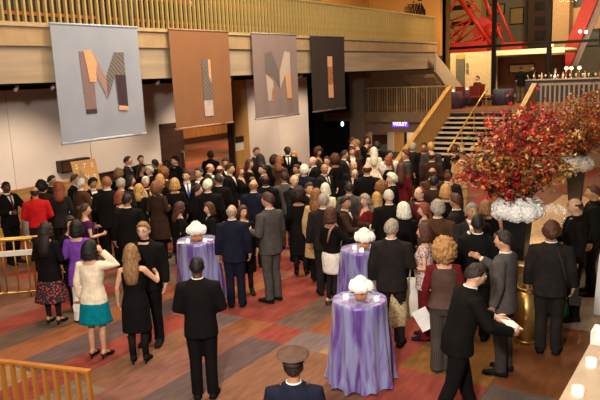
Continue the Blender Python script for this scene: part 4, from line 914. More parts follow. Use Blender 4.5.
P(175, 156, 1.80, 300, 'M', 'S:black:black', 'p', 'black', 'short', 'young black-haired man facing left in front of the dark door', aR='hold')
P(163, 167, 1.66, 178, 'F', 'D:brown:2:.45', 'l', 'ginger', 'curly', 'woman with a mass of golden curls below the dark door', legs='tights')
P(159, 174, 1.66, 165, 'F', 'D:black:2:.45', 'l', 'blonde', 'bob', 'blonde woman between the golden curls and the curly orange hair', legs='tights')
P(186, 170, 1.80, 8, 'M', 'S:black:white:blue', 'p', 'dark', 'short', 'man facing us in a dark suit with a bright blue tie')
P(199, 167, 1.78, 320, 'M', 'S:black:white', 'p', 'brown', 'short', 'man with glasses right of the blue tie', glasses=True)
P(210, 150, 1.78, 150, 'M', 'S:black:black', 'b', 'black', 'crop', 'silhouetted man in the open doorway')
P(209, 163, 1.76, 60, 'M', 'S:dkbrown:white', 'l', 'brown', 'bald', 'bald man below the silhouetted man in the doorway')
P(219, 165, 1.76, 178, 'M', 'S:grey:white', 'l', 'brown', 'bald', 'bald man in a grey jacket, back to us in front of the doorway')
P(218, 174, 1.74, 180, 'M', 'S:black:white', 'm', 'dark', 'crop', 'man with a white collar, back to us above the broad white-haired man')
P(225, 158, 1.78, 20, 'M', 'S:black:white', 'm', 'dark', 'short', 'man half hidden at the right side of the doorway')
P(229, 163, 1.80, 70, 'M', 'S:black:white', 'l', 'dark', 'short', 'dark-haired man in black looking right below the tan pier')
P(240, 166, 1.66, 60, 'F', 'D:black:2:.45', 'p', 'red', 'long', 'woman with long red hair looking right below the white notice', legs='tights')
P(249, 159, 1.66, 80, 'F', 'D:black:2:.45', 'l', 'auburn', 'long', 'woman with long dark auburn hair right of the tan pier', legs='tights')
P(256, 147, 1.84, 35, 'M', 'S:charcoal:white', 'm', 'brown', 'short', 'tall brown-haired man against the pale wall right of the pier', aR='hold')
P(260, 154, 1.76, 190, 'M', 'S:black:white', 'm', 'dark', 'wavy', 'person with dark hair in front of the tall brown-haired man')
P(263, 164, 1.76, 275, 'M', 'S:black:white', 'l', 'black', 'short', 'black-haired man facing left, left of the yellow-green scarf', aR='drink')
P(265, 174, 1.78, 185, 'M', 'S:black:white', 'd', 'black', 'bald', 'man with a shiny bald head and dark skin, back to us')
P(274, 155, 1.68, 150, 'F', 'D:black:2:.45', 'm', 'dark', 'curly', 'woman with dark curls by the pale wall', legs='tights')
P(279, 156, 1.66, 170, 'F', 'D:brown:2:.45', 'l', 'ginger', 'wavy', 'woman with copper blonde hair beside the dark curls', legs='tights')
P(287, 145, 1.90, 10, 'M', 'S:black:white:black', 'b', 'black', 'bald', 'tall bald man with dark skin in a white shirt by the pale wall')
P(294, 151, 1.70, 5, 'F', 'D:black:1:.45', 'p', 'blonde', 'bob', 'blonde woman facing us right of the tall bald man', legs='tights')
P(297, 164, 1.72, 330, 'M', 'S:dkbrown:white', 'm', 'brown', 'short', 'brown-haired man facing us below the blonde woman by the wall')
P(284, 172, 1.70, 180, 'M', 'S:grey:white', 'm', 'dark', 'short', 'dark-haired man with a broad white collar, back to us left of the pink-faced man')
P(318, 147, 1.72, 60, 'F', 'D:dkbrown:2:.45', 'm', 'auburn', 'curly', 'woman with curly brown hair in front of the dark recess', legs='tights')
P(313, 156, 1.74, 290, 'M', 'S:black:white', 'p', 'grey', 'bald', 'bald man facing left below the curly brown hair')
P(304, 164, 1.72, 178, 'M', 'S:navy:white', 'p', 'white', 'thick', 'white-haired person, back to us left of the bald man facing left')
P(327, 156, 1.70, 5, 'F', 'D:black:2:.45', 'p', 'brown', 'short', 'brown-haired person with pale glasses facing us in front of the dark recess', glasses=True, legs='tights')
P(335, 154, 1.72, 178, 'F', 'D:black:2:.45', 'm', 'auburn', 'curly', 'woman with a huge head of dark red curls, back to us', legs='tights')
P(324, 163, 1.76, 50, 'M', 'S:charcoal:white:black', 'm', 'dark', 'bald', 'balding man in a dark suit and tie looking right, left of red curls')
P(344, 150, 1.74, 70, 'M', 'S:charcoal:white', 'l', 'dark', 'short', 'dark-haired man at the right edge of the dark recess')
P(352, 147, 1.74, 10, 'M', 'S:dkbrown:white', 'l', 'auburn', 'short', 'auburn-haired man below the grey pier')
P(353, 160, 1.76, 15, 'M', 'S:black:white', 'l', 'brown', 'bald', 'bald man facing us below the auburn-haired man')
P(354, 167, 1.74, 10, 'M', 'S:black:white:black', 'p', 'brown', 'recede', 'man with glasses looking down in a white shirt and black tie', glasses=True, hp=20)
P(352, 137, 1.80, 80, 'M', 'S:charcoal:white', 'l', 'brown', 'short', 'tall brown-haired man by the grey pier at the back')
P(357, 139, 1.74, 285, 'F', 'D:brown:2:.45', 'l', 'sand', 'short', 'fair-haired person facing the tall man by the grey pier', legs='tights')
P(367, 136, 1.74, 15, 'F', 'D:black:2:.45', 'l', 'dark', 'long', 'woman with long dark hair at the back under the landing', legs='tights')
P(370, 145, 1.70, 60, 'M', 'S:black:white', 'm', 'brown', 'short', 'brown-haired man below the woman under the landing', aR='hold')
P(374, 147, 1.68, 178, 'F', 'C:cream', 'p', 'white', 'long', 'woman with long white-blonde hair at the back, under the violet sign')
P(377, 141, 1.72, 190, 'M', 'S:black:white', 'm', 'dark', 'thick', 'dark-haired person at the back right of the long dark hair')
P(367, 163, 1.82, 180, 'M', 'S:black:white', 'l', 'brown', 'bald', 'broad bald man in black, back to us right of the man looking down', sx=1.12)
P(389, 150, 1.72, 20, 'M', 'T:white:black', 'm', 'black', 'short', 'black-haired man in a white shirt below the violet sign')
P(388, 157, 1.66, 270, 'F', 'D:black:1:.45', 'p', 'red', 'wavy', 'woman with red curls raising a hand, left of the stair foot', aR='drink', legs='tights')
P(401, 163, 1.66, 175, 'F', 'P:dkred:black:.8:1', 'l', 'auburn', 'long', 'woman with straight auburn hair and a dark red wrap by the stair foot')
YG = P(406, 149, 1.88, 275, 'M', 'S:dkgrey:white', 'l', 'auburn', 'short', 'tall young man in a grey suit facing left at the foot of the stairs', aR='hold', fix=True)
P(413, 142, 1.78, 150, 'M', 'S:charcoal:white', 'l', 'grey', 'thick', 'grey-haired man at the stair parapet behind the tall young man')
P(424, 142, 1.78, 350, 'M', 'S:black:dkred', 'm', 'dark', 'short', 'dark-haired man facing us on the stair side')
P(431, 142, 1.78, 178, 'M', 'S:dkgrey:white', 'l', 'blonde', 'short', 'fair-haired man in a grey suit, back to us at the stairs')
P(432, 151, 1.78, 180, 'M', 'S:dkbrown:white', 'm', 'dark', 'bald', 'bald man in a dark brown jacket, back to us below the fair-haired man')
P(432, 167, 1.76, 185, 'M', 'S:brown:white', 'm', 'brown', 'bald', 'bald man in a brown jacket, back to us in front of the darker jacket')
P(434, 176, 1.72, 150, 'M', 'S:dkbrown:white', 'm', 'black', 'short', 'black-haired man right in front of the bald man in the brown jacket')
P(448, 169, 1.74, 350, 'M', 'S:charcoal:white', 'd', 'black', 'crop', 'man with dark skin facing us left of the red branches')
P(454, 145, 1.76, 170, 'M', 'S:black:white', 'm', 'auburn', 'short', 'auburn-haired man behind the left branches of the tall arrangement')
P(462, 150, 1.74, 150, 'M', 'S:tan:white', 'l', 'brown', 'short', 'brown-haired man in a tan jacket behind the left branches')
# upstairs
P(521, 63, 1.76, 165, 'M', 'S:black:black:none:olive', 'm', 'black', 'short', 'man in a black jacket and olive trousers at the upstairs bar', z0=2.012, pos=(at_y(521, 85, 32.4).x, 32.4, 2.012), aL='hold', aR='hold')
P(532, 66, 1.74, 0, 'M', 'T:black:black', 'm', 'dark', 'short', 'barman in black behind the upstairs bar', z0=2.012, pos=(at_y(532, 80, 34.6).x, 34.6, 2.012), aR='reach', aL='hold')
for lab, px, y, o_, hc in (('person in black behind the bronze balusters above the rust banner', 201, -12.6, 'S:black:white', 'dark'), ('person in a blue shirt behind the bronze balusters above the grey M banner', 104, -12.7, 'T:blue:charcoal', 'dark'), ('person in grey behind the bronze balusters above the mauve banner', 283, -12.6, 'S:grey:white', 'dark'), ('person in a pale shirt behind the bronze balusters right of the grey M banner', 128, -12.9, 'T:rose:grey', 'brown')):
    q = at_x(px, 25, y); P(px, 10, 1.75, 20, 'M', o_, 'l', hc, 'short', lab, pos=(y, q.y, 4.92), z0=4.92)
for px_, py_ in ((359.5, 298.5), (197.5, 239.5), (360, 248)):
    q = at_z(px_, py_, 1.07); OBST.append((q.x, q.y, .74))
place_people()
for i_, p in enumerate(PEOPLE):
    if len(p['label'].split()) > 14: print('LONG', i_, len(p['label'].split()), p['label'])
    build_person(p)
def child_world(p, name, mb, mats, label=None): return add_part(p['root'], name, mb, mats, label)
for p in PEOPLE:
    if p['extra'] == 'cap':
        add_part(p['root'], 'peaked_cap', make_cap(0, 0), [cl('cap'), varied('cap_band', (.03, .022, .02), .7), MATS['black_paint']])
        for sd in (1, -1): t = MB(); t.box((sd*.15, .005, 1.462), (.1, .045, .012), M=Matrix.Rotation(sd*.35, 3, 'Y')); me = finish(t, 0, 'epaulette', 1); ep = add_part(p['root'], 'epaulette', me, cl('navy')); t = MB(); t.ell((sd*.11, .005, 1.482), (.012, .012, .006), 8, 5); add_part(ep, 'button', finish(t, 0, 'button', 1), M_brass)
    if p['extra'] == 'strap':
        t = MB(); t.tube([(.03, .03, 1.50), (-.06, .10, 1.44), (-.12, .142, 1.30), (-.17, .15, 1.1), (-.215, .12, .96)], [(.004, .018)]*5, n=8, ref=(0, 1, 0)); add_part(p['root'], 'camera_strap', finish(t, 0, 'strap', 1), M_black)
    if p['extra'] in ('scarf', 'scarf2'):
        t = MB(); rr = []
        for k in range(22):
            a = 2*pi*k/21; rr.append((.085*cos(a), .075*sin(a)-.005, 1.475+.02*sin(2*a)-.03*(sin(a) < 0)))
        t.tube(rr, .03, n=8)
        for sd in (1, -1): t.tube([(sd*.05, -.075, 1.45), (sd*.06, -.13, 1.35), (sd*.055, -.15, 1.2), (sd*.05, -.14, 1.08)], [(.02, .03), (.016, .05), (.014, .055), (.012, .055)], n=8)
        if p['extra'] == 'scarf': t.tube([(-.1, .02, 1.46), (-.13, .12, 1.40), (-.08, .145, 1.2)], [(.02, .04), (.016, .05), (.012, .05)], n=8)
        m_ = floral('scarf_print', (.30, .12, .08), (.55, .35, .25), .6, 45) if p['extra'] == 'scarf' else stripes('scarf_stripes', (.5, .42, .35), (.06, .04, .03), 'Z', 40, .5)
        add_part(p['root'], 'scarf', finish(t, 0, 'scarf', 1), m_)
# ------------------------------------------------------------------ furniture and things in the hall
def satin():
    m, nt, b = new_mat('satin'); N = nt.nodes; L = nt.links; tc = N.new('ShaderNodeTexCoord'); nz = N.new('ShaderNodeTexNoise'); nz.inputs['Scale'].default_value = 1; nz.inputs['Detail'].default_value = 3; nz.inputs['Distortion'].default_value = .8; mp = N.new('ShaderNodeMapping'); mp.inputs['Scale'].default_value = (9, 9, 1.1)
    L.new(tc.outputs['Object'], mp.inputs[0]); L.new(mp.outputs[0], nz.inputs['Vector']); rp = N.new('ShaderNodeValToRGB'); e = rp.color_ramp.elements; e[0].position = .40; e[1].position = .60; e[0].color = (.125, .055, .29, 1); e[1].color = (.29, .31, .56, 1)  # shot silk tones; streaks also paint in pale blue highlights and violet fold shade
    L.new(nz.outputs['Fac'], rp.inputs[0]); L.new(rp.outputs[0], b.inputs['Base Color']); b.inputs['Roughness'].default_value = .36; b.inputs['Metallic'].default_value = .2
    b.inputs['Sheen Weight'].default_value = .22; b.inputs['Sheen Tint'].default_value = (1, .8, .8, 1)
    bp = N.new('ShaderNodeBump'); bp.inputs['Strength'].default_value = .35; bp.inputs['Distance'].default_value = .02; L.new(nz.outputs['Fac'], bp.inputs['Height']); L.new(bp.outputs[0], b.inputs['Normal'])
    return m
M_satin = satin(); M_petal = varied('white_petal', (.92, .90, .84), .7, var=.04); M_leaf = varied('leaf_green', (.08, .13, .03), .6); M_amber = glass('amber_glass', (.75, .32, .12), .05, .6); M_clear = glass('clear_glass')
M_steel = varied('dark_steel', (.05, .045, .04), .4, .8); M_wax = emit('candle_glow', (1, .78, .5), 4.5); M_flame = emit('candle_flame', (1, .72, .35), 30)
M_mdf = varied('table_top_ply', (.3, .18, .1), .6)
def votive(loc, label, s=1.0, group='votive candles'):
    r = thing('votive_candle', label, 'candle', loc, 0, group); t = MB(); t.lathe([(.03*s, 0), (.036*s, .005), (.038*s, .06*s), (.034*s, .06*s), (.031*s, .008), (.0, .008)][:5], n=16); t.build('glass_cup', M_clear, r)
    t = MB(); t.lathe([(.029*s, .009), (.029*s, .034*s)], n=14); cd = t.build('candle', M_wax, r)
    t = MB(); t.lathe([(.002, .036*s), (.006*s, .043*s), (.004*s, .052*s), (.0008, .062*s)], n=8); t.build('flame', M_flame, cd)
    return r
def blossom(rad, seed, npet=60):
    mb = MB(); r = random.Random(seed)
    for k in range(npet):
        z = 1-2*(k+.5)/npet; a = k*2.39996; q = sqrt(max(0, 1-z*z)); n_ = Vector((q*cos(a), q*sin(a), z)); t1 = n_.cross(Vector((.3, .2, .9))).normalized(); t2 = n_.cross(t1)
        w_ = rad*r.uniform(.26, .36); c = n_*rad*r.uniform(.86, 1.0); ang = r.uniform(0, 6.28); u = t1*cos(ang)+t2*sin(ang); v = n_.cross(u); up = n_*w_*.22
        pts = [c-u*w_+up, c+v*w_*.7+up*.4, c+u*w_+up, c-v*w_*.7+up*.4, c-n_*w_*.15, c-n_*w_*.35]
        mb.add(pts, [(0, 4, 1), (1, 4, 2), (2, 4, 3), (3, 4, 0), (1, 5, 0), (2, 5, 1), (3, 5, 2), (0, 5, 3)], 0, False)
    mb.ell((0, 0, 0), (rad*.93,)*3, 12, 8); return mb.mesh('flower_head')
BLOS = [blossom(1, s) for s in range(3)]
for b in BLOS: b.materials.append(M_petal)
def add_blossom(parent, loc, rad, i, name='flower_head'):
    o = bpy.data.objects.new(name, BLOS[i % 3]); COL.objects.link(o); o.parent = parent; o.location = loc; o.scale = (rad,)*3; o.rotation_euler = (i*1.3, i*.7, i*2.1); return o
def cocktail(px, py, rad, flare, nm, seed, flip):
    c = at_z(px, py, 1.07); c.z = 0; Z = 1.07
    r = thing('cocktail_table', 'round high table under the violet satin cloth, ' + nm, 'table', c); t = MB(); t.lathe([(rad-.012, 1.035), (rad-.012, 1.06)], n=40); t.build('tabletop', M_mdf, r)
    t = MB(); t.tube([(0, 0, .03), (0, 0, 1.035)], .035, n=12); t.build('pedestal', M_steel, r); t = MB(); t.lathe([(.26, 0), (.26, .02), (.05, .04)], n=30); t.build('base', M_steel, r)
    rg = random.Random(seed); NA = 180; NZ = 26; rings = []; ph = [rg.uniform(0, 6.3) for _ in range(5)]
    rings.append([(rad*.3*cos(2*pi*k/NA), rad*.3*sin(2*pi*k/NA), Z) for k in range(NA)]); rings.append([((rad-.01)*cos(2*pi*k/NA), (rad-.01)*sin(2*pi*k/NA), Z) for k in range(NA)])
    for j in range(NZ):
        q = j/(NZ-1); ring = []
        for k in range(NA):
            a = 2*pi*k/NA; f = (.5*sin(9*a+ph[0]+1.2*q)+.35*sin(14*a+ph[1]-1.5*q)+.25*sin(23*a+ph[2]))*min(1, q*2.2)*(.028+.03*q)
            pud = .025*max(0, q-.86)/.14*(.6+.4*sin(7*a+ph[3])); rr = rad+.006*min(1, q*20)+flare*q**1.3+f+pud
            z = Z-.006*min(1, q*20)-(Z-.012)*q
            if q > .8: z += .035*(q-.8)/.2*(.5+.5*sin(11*a+ph[4]))
            ring.append((rr*cos(a), rr*sin(a), max(.008, z)))
        rings.append(ring)
    mb = MB(); mb.loft(rings, cap=False); mb.f.append(tuple(range(NA-1, -1, -1))[::-1]); mb.m.append(0); mb.sm.append(False)
    tag(mb.build('tablecloth', M_satin, None, c), 'shiny violet and blue satin cloth to the floor on the ' + nm, 'tablecloth', 'satin tablecloths')
    return c
TN = cocktail(359.5, 298.5, .325, .06, 'front cocktail table', 1, 0); TL_ = cocktail(197.5, 239.5, .345, .06, 'left cocktail table', 2, 0); TM = cocktail(360, 248, .30, .06, 'middle cocktail table', 3, 0)
def centerpiece(c, px, py, s, nm, sd):
    P_ = at_z(px, py, 1.075); r = thing('flower_bowl', 'bowl of white flowers on the ' + nm, 'flowers', (P_.x, P_.y, 1.075), 0, 'white table flowers')
    t = MB(); t.lathe([(.045*s, 0), (.075*s, .02*s), (.085*s, .06*s), (.07*s, .10*s), (.064*s, .10*s), (.078*s, .06*s), (.068*s, .025*s)], n=24); t.build('glass_bowl', M_amber, r)
    t = MB(); rg = random.Random(sd)
    for k in range(9): a = k*.7; t.tube([(.04*s*cos(a), .04*s*sin(a), .015), (.05*s*cos(a+.5), .05*s*sin(a+.5), .13*s)], .004, n=6)
    for k in range(6): a = k*1.05; q = Vector((cos(a), sin(a), 0)); t.add([q*.05*s+Vector((0, 0, .1*s)), q*.11*s+Vector((-q.y, q.x, 0))*.03+Vector((0, 0, .12*s)), q*.15*s+Vector((0, 0, .1*s)), q*.11*s-Vector((-q.y, q.x, 0))*.03+Vector((0, 0, .12*s))], [(0, 1, 2, 3)], 0, False)
    t.build('stems', M_leaf, r)
    for k, (x, y, z, q) in enumerate(((0, 0, .21, .085), (.085, .02, .165, .07), (-.085, .01, .165, .07), (.02, -.085, .165, .07), (-.03, .085, .165, .07), (.065, -.06, .16, .06), (-.065, -.06, .16, .06), (.06, .07, .17, .06))): add_blossom(r, (x*s, y*s, z*s), q*s, k+sd)
    return r
centerpiece(TN, 361, 299, 1.0, 'front cocktail table', 1); centerpiece(TL_, 197, 240.5, 1.15, 'left cocktail table', 4); centerpiece(TM, 364.5, 248, 1.1, 'middle cocktail table', 8)
for px, py, lab in ((346, 299.5, 'lit votive candle on the left of the front cocktail table'), (376.5, 301, 'lit votive candle on the right of the front cocktail table'), (188, 242.5, 'lit votive candle on the left cocktail table beside the flower bowl'), (205, 242, 'lit votive candle on the right of the left cocktail table'), (354.5, 249.5, 'lit votive candle on the left of the middle cocktail table'), (361.5, 252, 'lit votive candle at the front of the middle cocktail table')):
    q = at_z(px, py, 1.075); votive((q.x, q.y, 1.075), lab)
for px, py, lab in ((181.5, 243, 'white napkin on the left side of the left cocktail table'), (209, 240, 'white napkin on the right side of the left cocktail table')):
    q = at_z(px, py, 1.075); t = MB(); t.box((0, 0, .004), (.13, .10, .006)); t.box((.01, .0, .009), (.09, .10, .005), rotz=.2); tag(t.build('paper_napkin', M_whitecloth, None, (q.x, q.y, 1.075), .4), lab, 'napkin', 'napkins')
# bar counter with candles at the lower right
ct = thing('bar_counter', 'cream topped counter with candles at the lower right corner', 'counter', (-1.08, 3.4, 0)); t = MB(); t.span((0, 0, 1.02), (2.2, 3.35, 1.07)); t.build('countertop', varied('counter_cream', (.46, .345, .235), .5, var=.08, scale=(4, 4, 4)), ct); t = MB(); t.span((.12, .1, 0), (2.1, 3.25, 1.02)); t.build('front_panel', M_wains, ct)
for px, py, lab in ((591, 367, 'lit votive candle on the cream counter, nearest the far end'), (577.5, 396, 'lit votive candle on the cream counter at the bottom edge of the picture')):
    q = at_z(px, py, 1.075); votive((q.x, q.y, 1.075), lab, 1.35)
q = at_z(596, 340, 1.07); r = thing('candle_box', 'small white box holding a candle at the far end of the cream counter', 'candle', (q.x+.08, q.y-.02, 1.07)); t = MB()
for a, b_ in (((-.11, -.11, 0), (-.09, .11, .13)), ((.09, -.11, 0), (.11, .11, .13)), ((-.09, .09, 0), (.09, .11, .13)), ((-.09, -.11, 0), (.09, -.09, .05)), ((-.09, -.09, 0), (.09, .09, .01))): t.span(a, b_)
t.build('box', varied('box_white', (.8, .76, .7), .6), r); t = MB(); t.lathe([(.04, .01), (.04, .07)], n=14); cd = t.build('candle', M_wax, r); t = MB(); t.lathe([(.003, .07), (.009, .085), (.001, .11)], n=8); t.build('flame', M_flame, cd)
# white linen table at the right edge
q = at_z(592, 314, 0); c = Vector((-1.62, q.y, 0)); t = MB(); LX, LYY, HZ = 2.0, 1.6, .98
def recr(z, e, fold):
    pts = []; n = 22
    for k in range(n): pts.append((-e+(LX+2*e)*k/n, -e+fold*sin(k*2.4), z))
    for k in range(n): pts.append((LX+e+fold*sin(k*2.1), -e+(LYY+2*e)*k/n, z))
    for k in range(n): pts.append((LX+e-(LX+2*e)*k/n, LYY+e+fold*sin(k*2.4), z))
    for k in range(n): pts.append((-e+fold*sin(k*2.1), LYY+e-(LYY+2*e)*k/n, z))
    return pts
tb = thing('buffet_table', 'table hidden under the white linen cloth at the right edge', 'table', c); u = MB(); u.span((.02, .02, HZ-.04), (LX-.02, LYY-.02, HZ-.012)); u.build('tabletop', M_mdf, tb)
for x, y in ((.1, .1), (LX-.1, .1), (.1, LYY-.1), (LX-.1, LYY-.1)): u = MB(); u.tube([(x, y, 0), (x, y, HZ-.04)], .025, n=10); u.build('leg', M_steel, tb)
t.loft([recr(.008, .05, .03), recr(.4, .035, .022), recr(HZ-.06, .012, .006), recr(HZ, .0, 0)][::-1]); tag(t.build('tablecloth', M_whitecloth, None, c), 'white linen cloth to the floor on the table at the right edge', 'tablecloth')
# gold sequin bar
def sequin():
    m, nt, b = new_mat('gold_sequins'); N = nt.nodes; L = nt.links; tc = N.new('ShaderNodeTexCoord'); v = N.new('ShaderNodeTexVoronoi'); v.inputs['Scale'].default_value = 38; L.new(tc.outputs['Object'], v.inputs['Vector'])
    rp = N.new('ShaderNodeValToRGB'); e = rp.color_ramp.elements; e[0].color = (.55, .30, .10, 1); e[1].color = (.85, .66, .42, 1); L.new(v.outputs['Color'], rp.inputs[0]); L.new(rp.outputs[0], b.inputs['Base Color'])
    b.inputs['Metallic'].default_value = .75; b.inputs['Roughness'].default_value = .32; bp = N.new('ShaderNodeBump'); bp.inputs['Strength'].default_value = .9; bp.inputs['Distance'].default_value = .02; L.new(v.outputs['Color'], bp.inputs['Height']); L.new(bp.outputs[0], b.inputs['Normal']); return m
M_seq = sequin(); SB = Vector((-3.12, 9.25, 0)); SLX, SLY, SZ = .82, 5.6, .97
sb = thing('buffet_bar', 'long bar under the gold sequin cloth', 'bar', SB); t = MB(); t.span((.03, .03, 0), (SLX-.03, SLY-.03, SZ-.01)); t.build('carcass', M_dkwood, sb); t = MB(); t.span((.02, -.015, .0), (SLX-.02, .02, SZ-.02)); t.build('end_panel', varied('brass_sheet', (.55, .32, .08), .35, .8), sb)
LX, LYY = SLX, SLY; t = MB(); t.loft([[(p[0], max(p[1], -.03), p[2]) for p in recr(z, e, f_)] for z, e, f_ in ((SZ, 0, 0), (SZ-.03, .012, .004), (.45, .03, .015), (.02, .04, .02))]); tag(t.build('tablecloth', M_seq, None, SB), 'glittering gold sequin cloth covering the long bar at the right', 'tablecloth')
# tall flower arrangements
def leafmat(n, c): return varied(n, c, .38, var=.3, scale=(30, 30, 30), spec=.6)
LEAF = [leafmat('leaf_red', (.50, .014, .012)), leafmat('leaf_crimson', (.33, .012, .014)), leafmat('leaf_orange', (.60, .15, .015)), leafmat('leaf_gold', (.50, .25, .04)), leafmat('leaf_olive', (.16, .13, .02)), leafmat('leaf_brown', (.22, .075, .022)), leafmat('leaf_cream', (.6, .42, .18))]
M_vase = varied('vase_black', (.008, .008, .008), .35, spec=.5); M_twig = varied('twig', (.06, .03, .015), .8)
def arrangement(loc, label, vw, vh, fr, spread, height, nleaf, nbr, seed, weights, skew, low):
    r = thing('flower_arrangement', label, 'flowers', loc); rg = random.Random(seed); t = MB()
    t.loft([[(sx*w_, sy*w_, z) for sx, sy in ((-1, -1), (1, -1), (1, 1), (-1, 1))] for w_, z in ((vw*.36, 0), (vw*.5, vh), (vw*.45, vh), (vw*.34, .1))], smooth=False); t.build('vase', M_vase, r)
    n = 0
    for k in range(9): a = k*2*pi/9; add_blossom(r, (fr*cos(a), fr*sin(a), vh+.055+.02*sin(k*2.3)), vw*.40, k+seed)
    for k in range(4): a = k*pi/2+.4; add_blossom(r, (fr*.45*cos(a), fr*.45*sin(a), vh+.14), vw*.36, k)
    leaves = MB(); base = Vector((0, 0, vh+.05)); Cc = Vector((skew, 0, vh+low+height*.5))
    for k in range(nbr):
        a = k*2.39996; el = 1-((k+.5)/nbr)*1.25; q = sqrt(max(0, 1-el*el)); tip = Cc+Vector((spread*q*cos(a), spread*q*sin(a), height*.5*el))*rg.uniform(.75, 1.08)
        tip.z += .16*height*(tip-Cc).dot(Vector((RV.x, RV.y, 0)))/spread*(1 if el > -.1 else .2)
        mid = base.lerp(tip, .5)+Vector((rg.uniform(-.08, .08), rg.uniform(-.08, .08), .12)); pts = []
        for s_ in range(7): u_ = s_/6; pts.append(base*(1-u_)**2+mid*2*u_*(1-u_)+tip*u_*u_)
        t = MB(); t.tube(pts, [.012*(1-.8*s_/6) for s_ in range(7)], n=6)
        for s_ in (2, 3, 4, 5):
            for tw in range(3):
                d = Vector((rg.uniform(-1, 1), rg.uniform(-1, 1), rg.uniform(-.4, .8))).normalized()*rg.uniform(.12, .3)*spread; t.tube([pts[s_], pts[s_]+d], [.005, .002], n=4)
                for L_ in range(max(2, nleaf//(nbr*14))): leaf(leaves, pts[s_]+d*rg.uniform(.3, 1.1)+Vector((rg.gauss(0, .035), rg.gauss(0, .035), rg.gauss(0, .035))), rg, weights, Cc, spread, height)
        for L_ in range(2): leaf(leaves, tip+Vector((rg.gauss(0, .05),)*3), rg, weights, Cc, spread, height)
        t.build('branch', M_twig, r)
    leaves.build('foliage', LEAF, r); return r
def leaf(mb, p, rg, weights, Cc, spread, height):
    s_ = rg.uniform(.018, .042); n_ = Vector((rg.gauss(0, 1), rg.gauss(0, 1), rg.gauss(.6, 1))).normalized(); u = n_.cross(Vector((rg.gauss(0, 1), rg.gauss(0, 1), rg.gauss(0, 1)))).normalized(); v = n_.cross(u)
    mid = weights(p, Cc, spread, height, rg)
    mb.add([p-u*s_, p-u*.2*s_+v*s_*.62+n_*s_*.22, p+u*s_*1.15, p-u*.2*s_-v*s_*.62+n_*s_*.22, p+u*.45*s_+v*s_*.45+n_*s_*.2, p+u*.45*s_-v*s_*.45+n_*s_*.2], [(0, 2, 4, 1), (0, 3, 5, 2)], mid, False)
def w_red(p, C, sp, h, rg):
    q = (p-C); cv = q.dot(Vector((RV.x, RV.y, 0)))/sp; z = q.z/h
    if z > .05 and abs(cv-.1) < .55: W = (10, 6, 3, 1, 1.5, 2, .15)
    elif cv > .3: W = (.8, 1, 3, 6, 5, 5, 1)
    elif z < -.1 and cv < -.1: W = (9, 7, 2, 1.5, 2, 3, .2)
    elif cv < -.35: W = (2, 2, 2.5, 6, 4, 5, .8)
    else: W = (3, 6, 2, 2, 6, 6, .3)
    return rg.choices(range(7), W)[0]
def w_orange(p, C, sp, h, rg): return rg.choices(range(7), (1.5, 2.5, 6, 2, 4, 4, .4) if (p-C).z > 0 else (3, 3, 4, 1, 3, 5, .2))[0]
arrangement((-2.63, 9.56, SZ), 'huge red and gold autumn branch arrangement over white hydrangeas in a black vase', .36, .68, .235, .93, 1.72, 9000, 60, 3, w_red, -.06, -.02)
arrangement((-2.78, 14.35, SZ), 'farther orange autumn branch arrangement over white hydrangeas, behind the bald man in black', .32, .70, .22, .86, 1.6, 6000, 44, 5, w_orange, .04, .05)
# glasses and bottles on the sequin bar
def wineglass(loc, label, group, s=1.0, mat=None, rim=True):
    r = thing('wine_glass', label, 'glass', loc, 0, group); t = MB(); t.lathe([(.032*s, 0), (.03*s, .003), (.005*s, .008), (.004*s, .085*s)], n=14); t.build('stem', mat or M_clear, r)
    t = MB(); t.lathe([(.006*s, .085*s), (.03*s, .105*s), (.037*s, .14*s), (.03*s, .19*s), (.028*s, .19*s), (.034*s, .14*s), (.027*s, .108*s)], n=16); t.build('bowl', mat or M_clear, r); return r
rg = random.Random(4); M_silv = varied('silver_bright', (.8, .78, .74), .18, .9)
for k in range(12): wineglass((-2.95+.13*(k % 5)+.04*(k//5), 12.3+.2*(k//5)+.03*(k % 2), SZ+.003), 'one of the stemmed glasses on the gold bar in front of the farther arrangement', 'stemmed glasses on the gold bar', 1.15)
for k in range(4):
    x, y = -2.42+.04*(k % 2), 10.5+.32*k; t = thing('cocktail_shaker', 'silver shaker on the right edge of the gold bar', 'shaker', (x, y, SZ), 0, 'silver shakers on the gold bar'); m_ = MB(); m_.lathe([(.03, 0), (.042, .12), (.04, .15)], n=16); m_.build('cup', M_silv, t); m_ = MB(); m_.lathe([(.041, .15), (.03, .19), (.016, .2), (.016, .23)], n=16); m_.build('lid', M_silv, t)
# brass bin
bn = at_z(525.5, 341, 0); r = thing('ash_bin', 'tall brass cylinder bin with a slotted top between the grey suited man and the photographer', 'bin', (bn.x, bn.y, 0)); t = MB(); t.lathe([(.130, .03), (.130, .76)], n=40); t.build('body', varied('bin_brass', (.58, .36, .11), .34, .8), r)
t = MB(); t.lathe([(.138, 0), (.138, .03), (.13, .04)], n=40); t.build('base_ring', M_brass, r); t = MB(); t.lathe([(.14, .76), (.144, .775), (.14, .79), (.06, .79), (.055, .765)], n=40); rm_ = t.build('rim', M_brass, r); t = MB(); t.lathe([(.056, .768), (.056, .775)], n=24); t.build('opening', M_black, rm_)
# door mat
t = MB(); t.span((-2.28, 5.2, .001), (-1.3, 7.33, .012)); tag(t.build('door_mat', varied('mat_grey', (.09, .065, .055), .95, var=.5, scale=(60, 60, 60), bump=.5, bscale=120)), 'dark grey ribbed mat on the brown floor at the bottom right', 'mat')
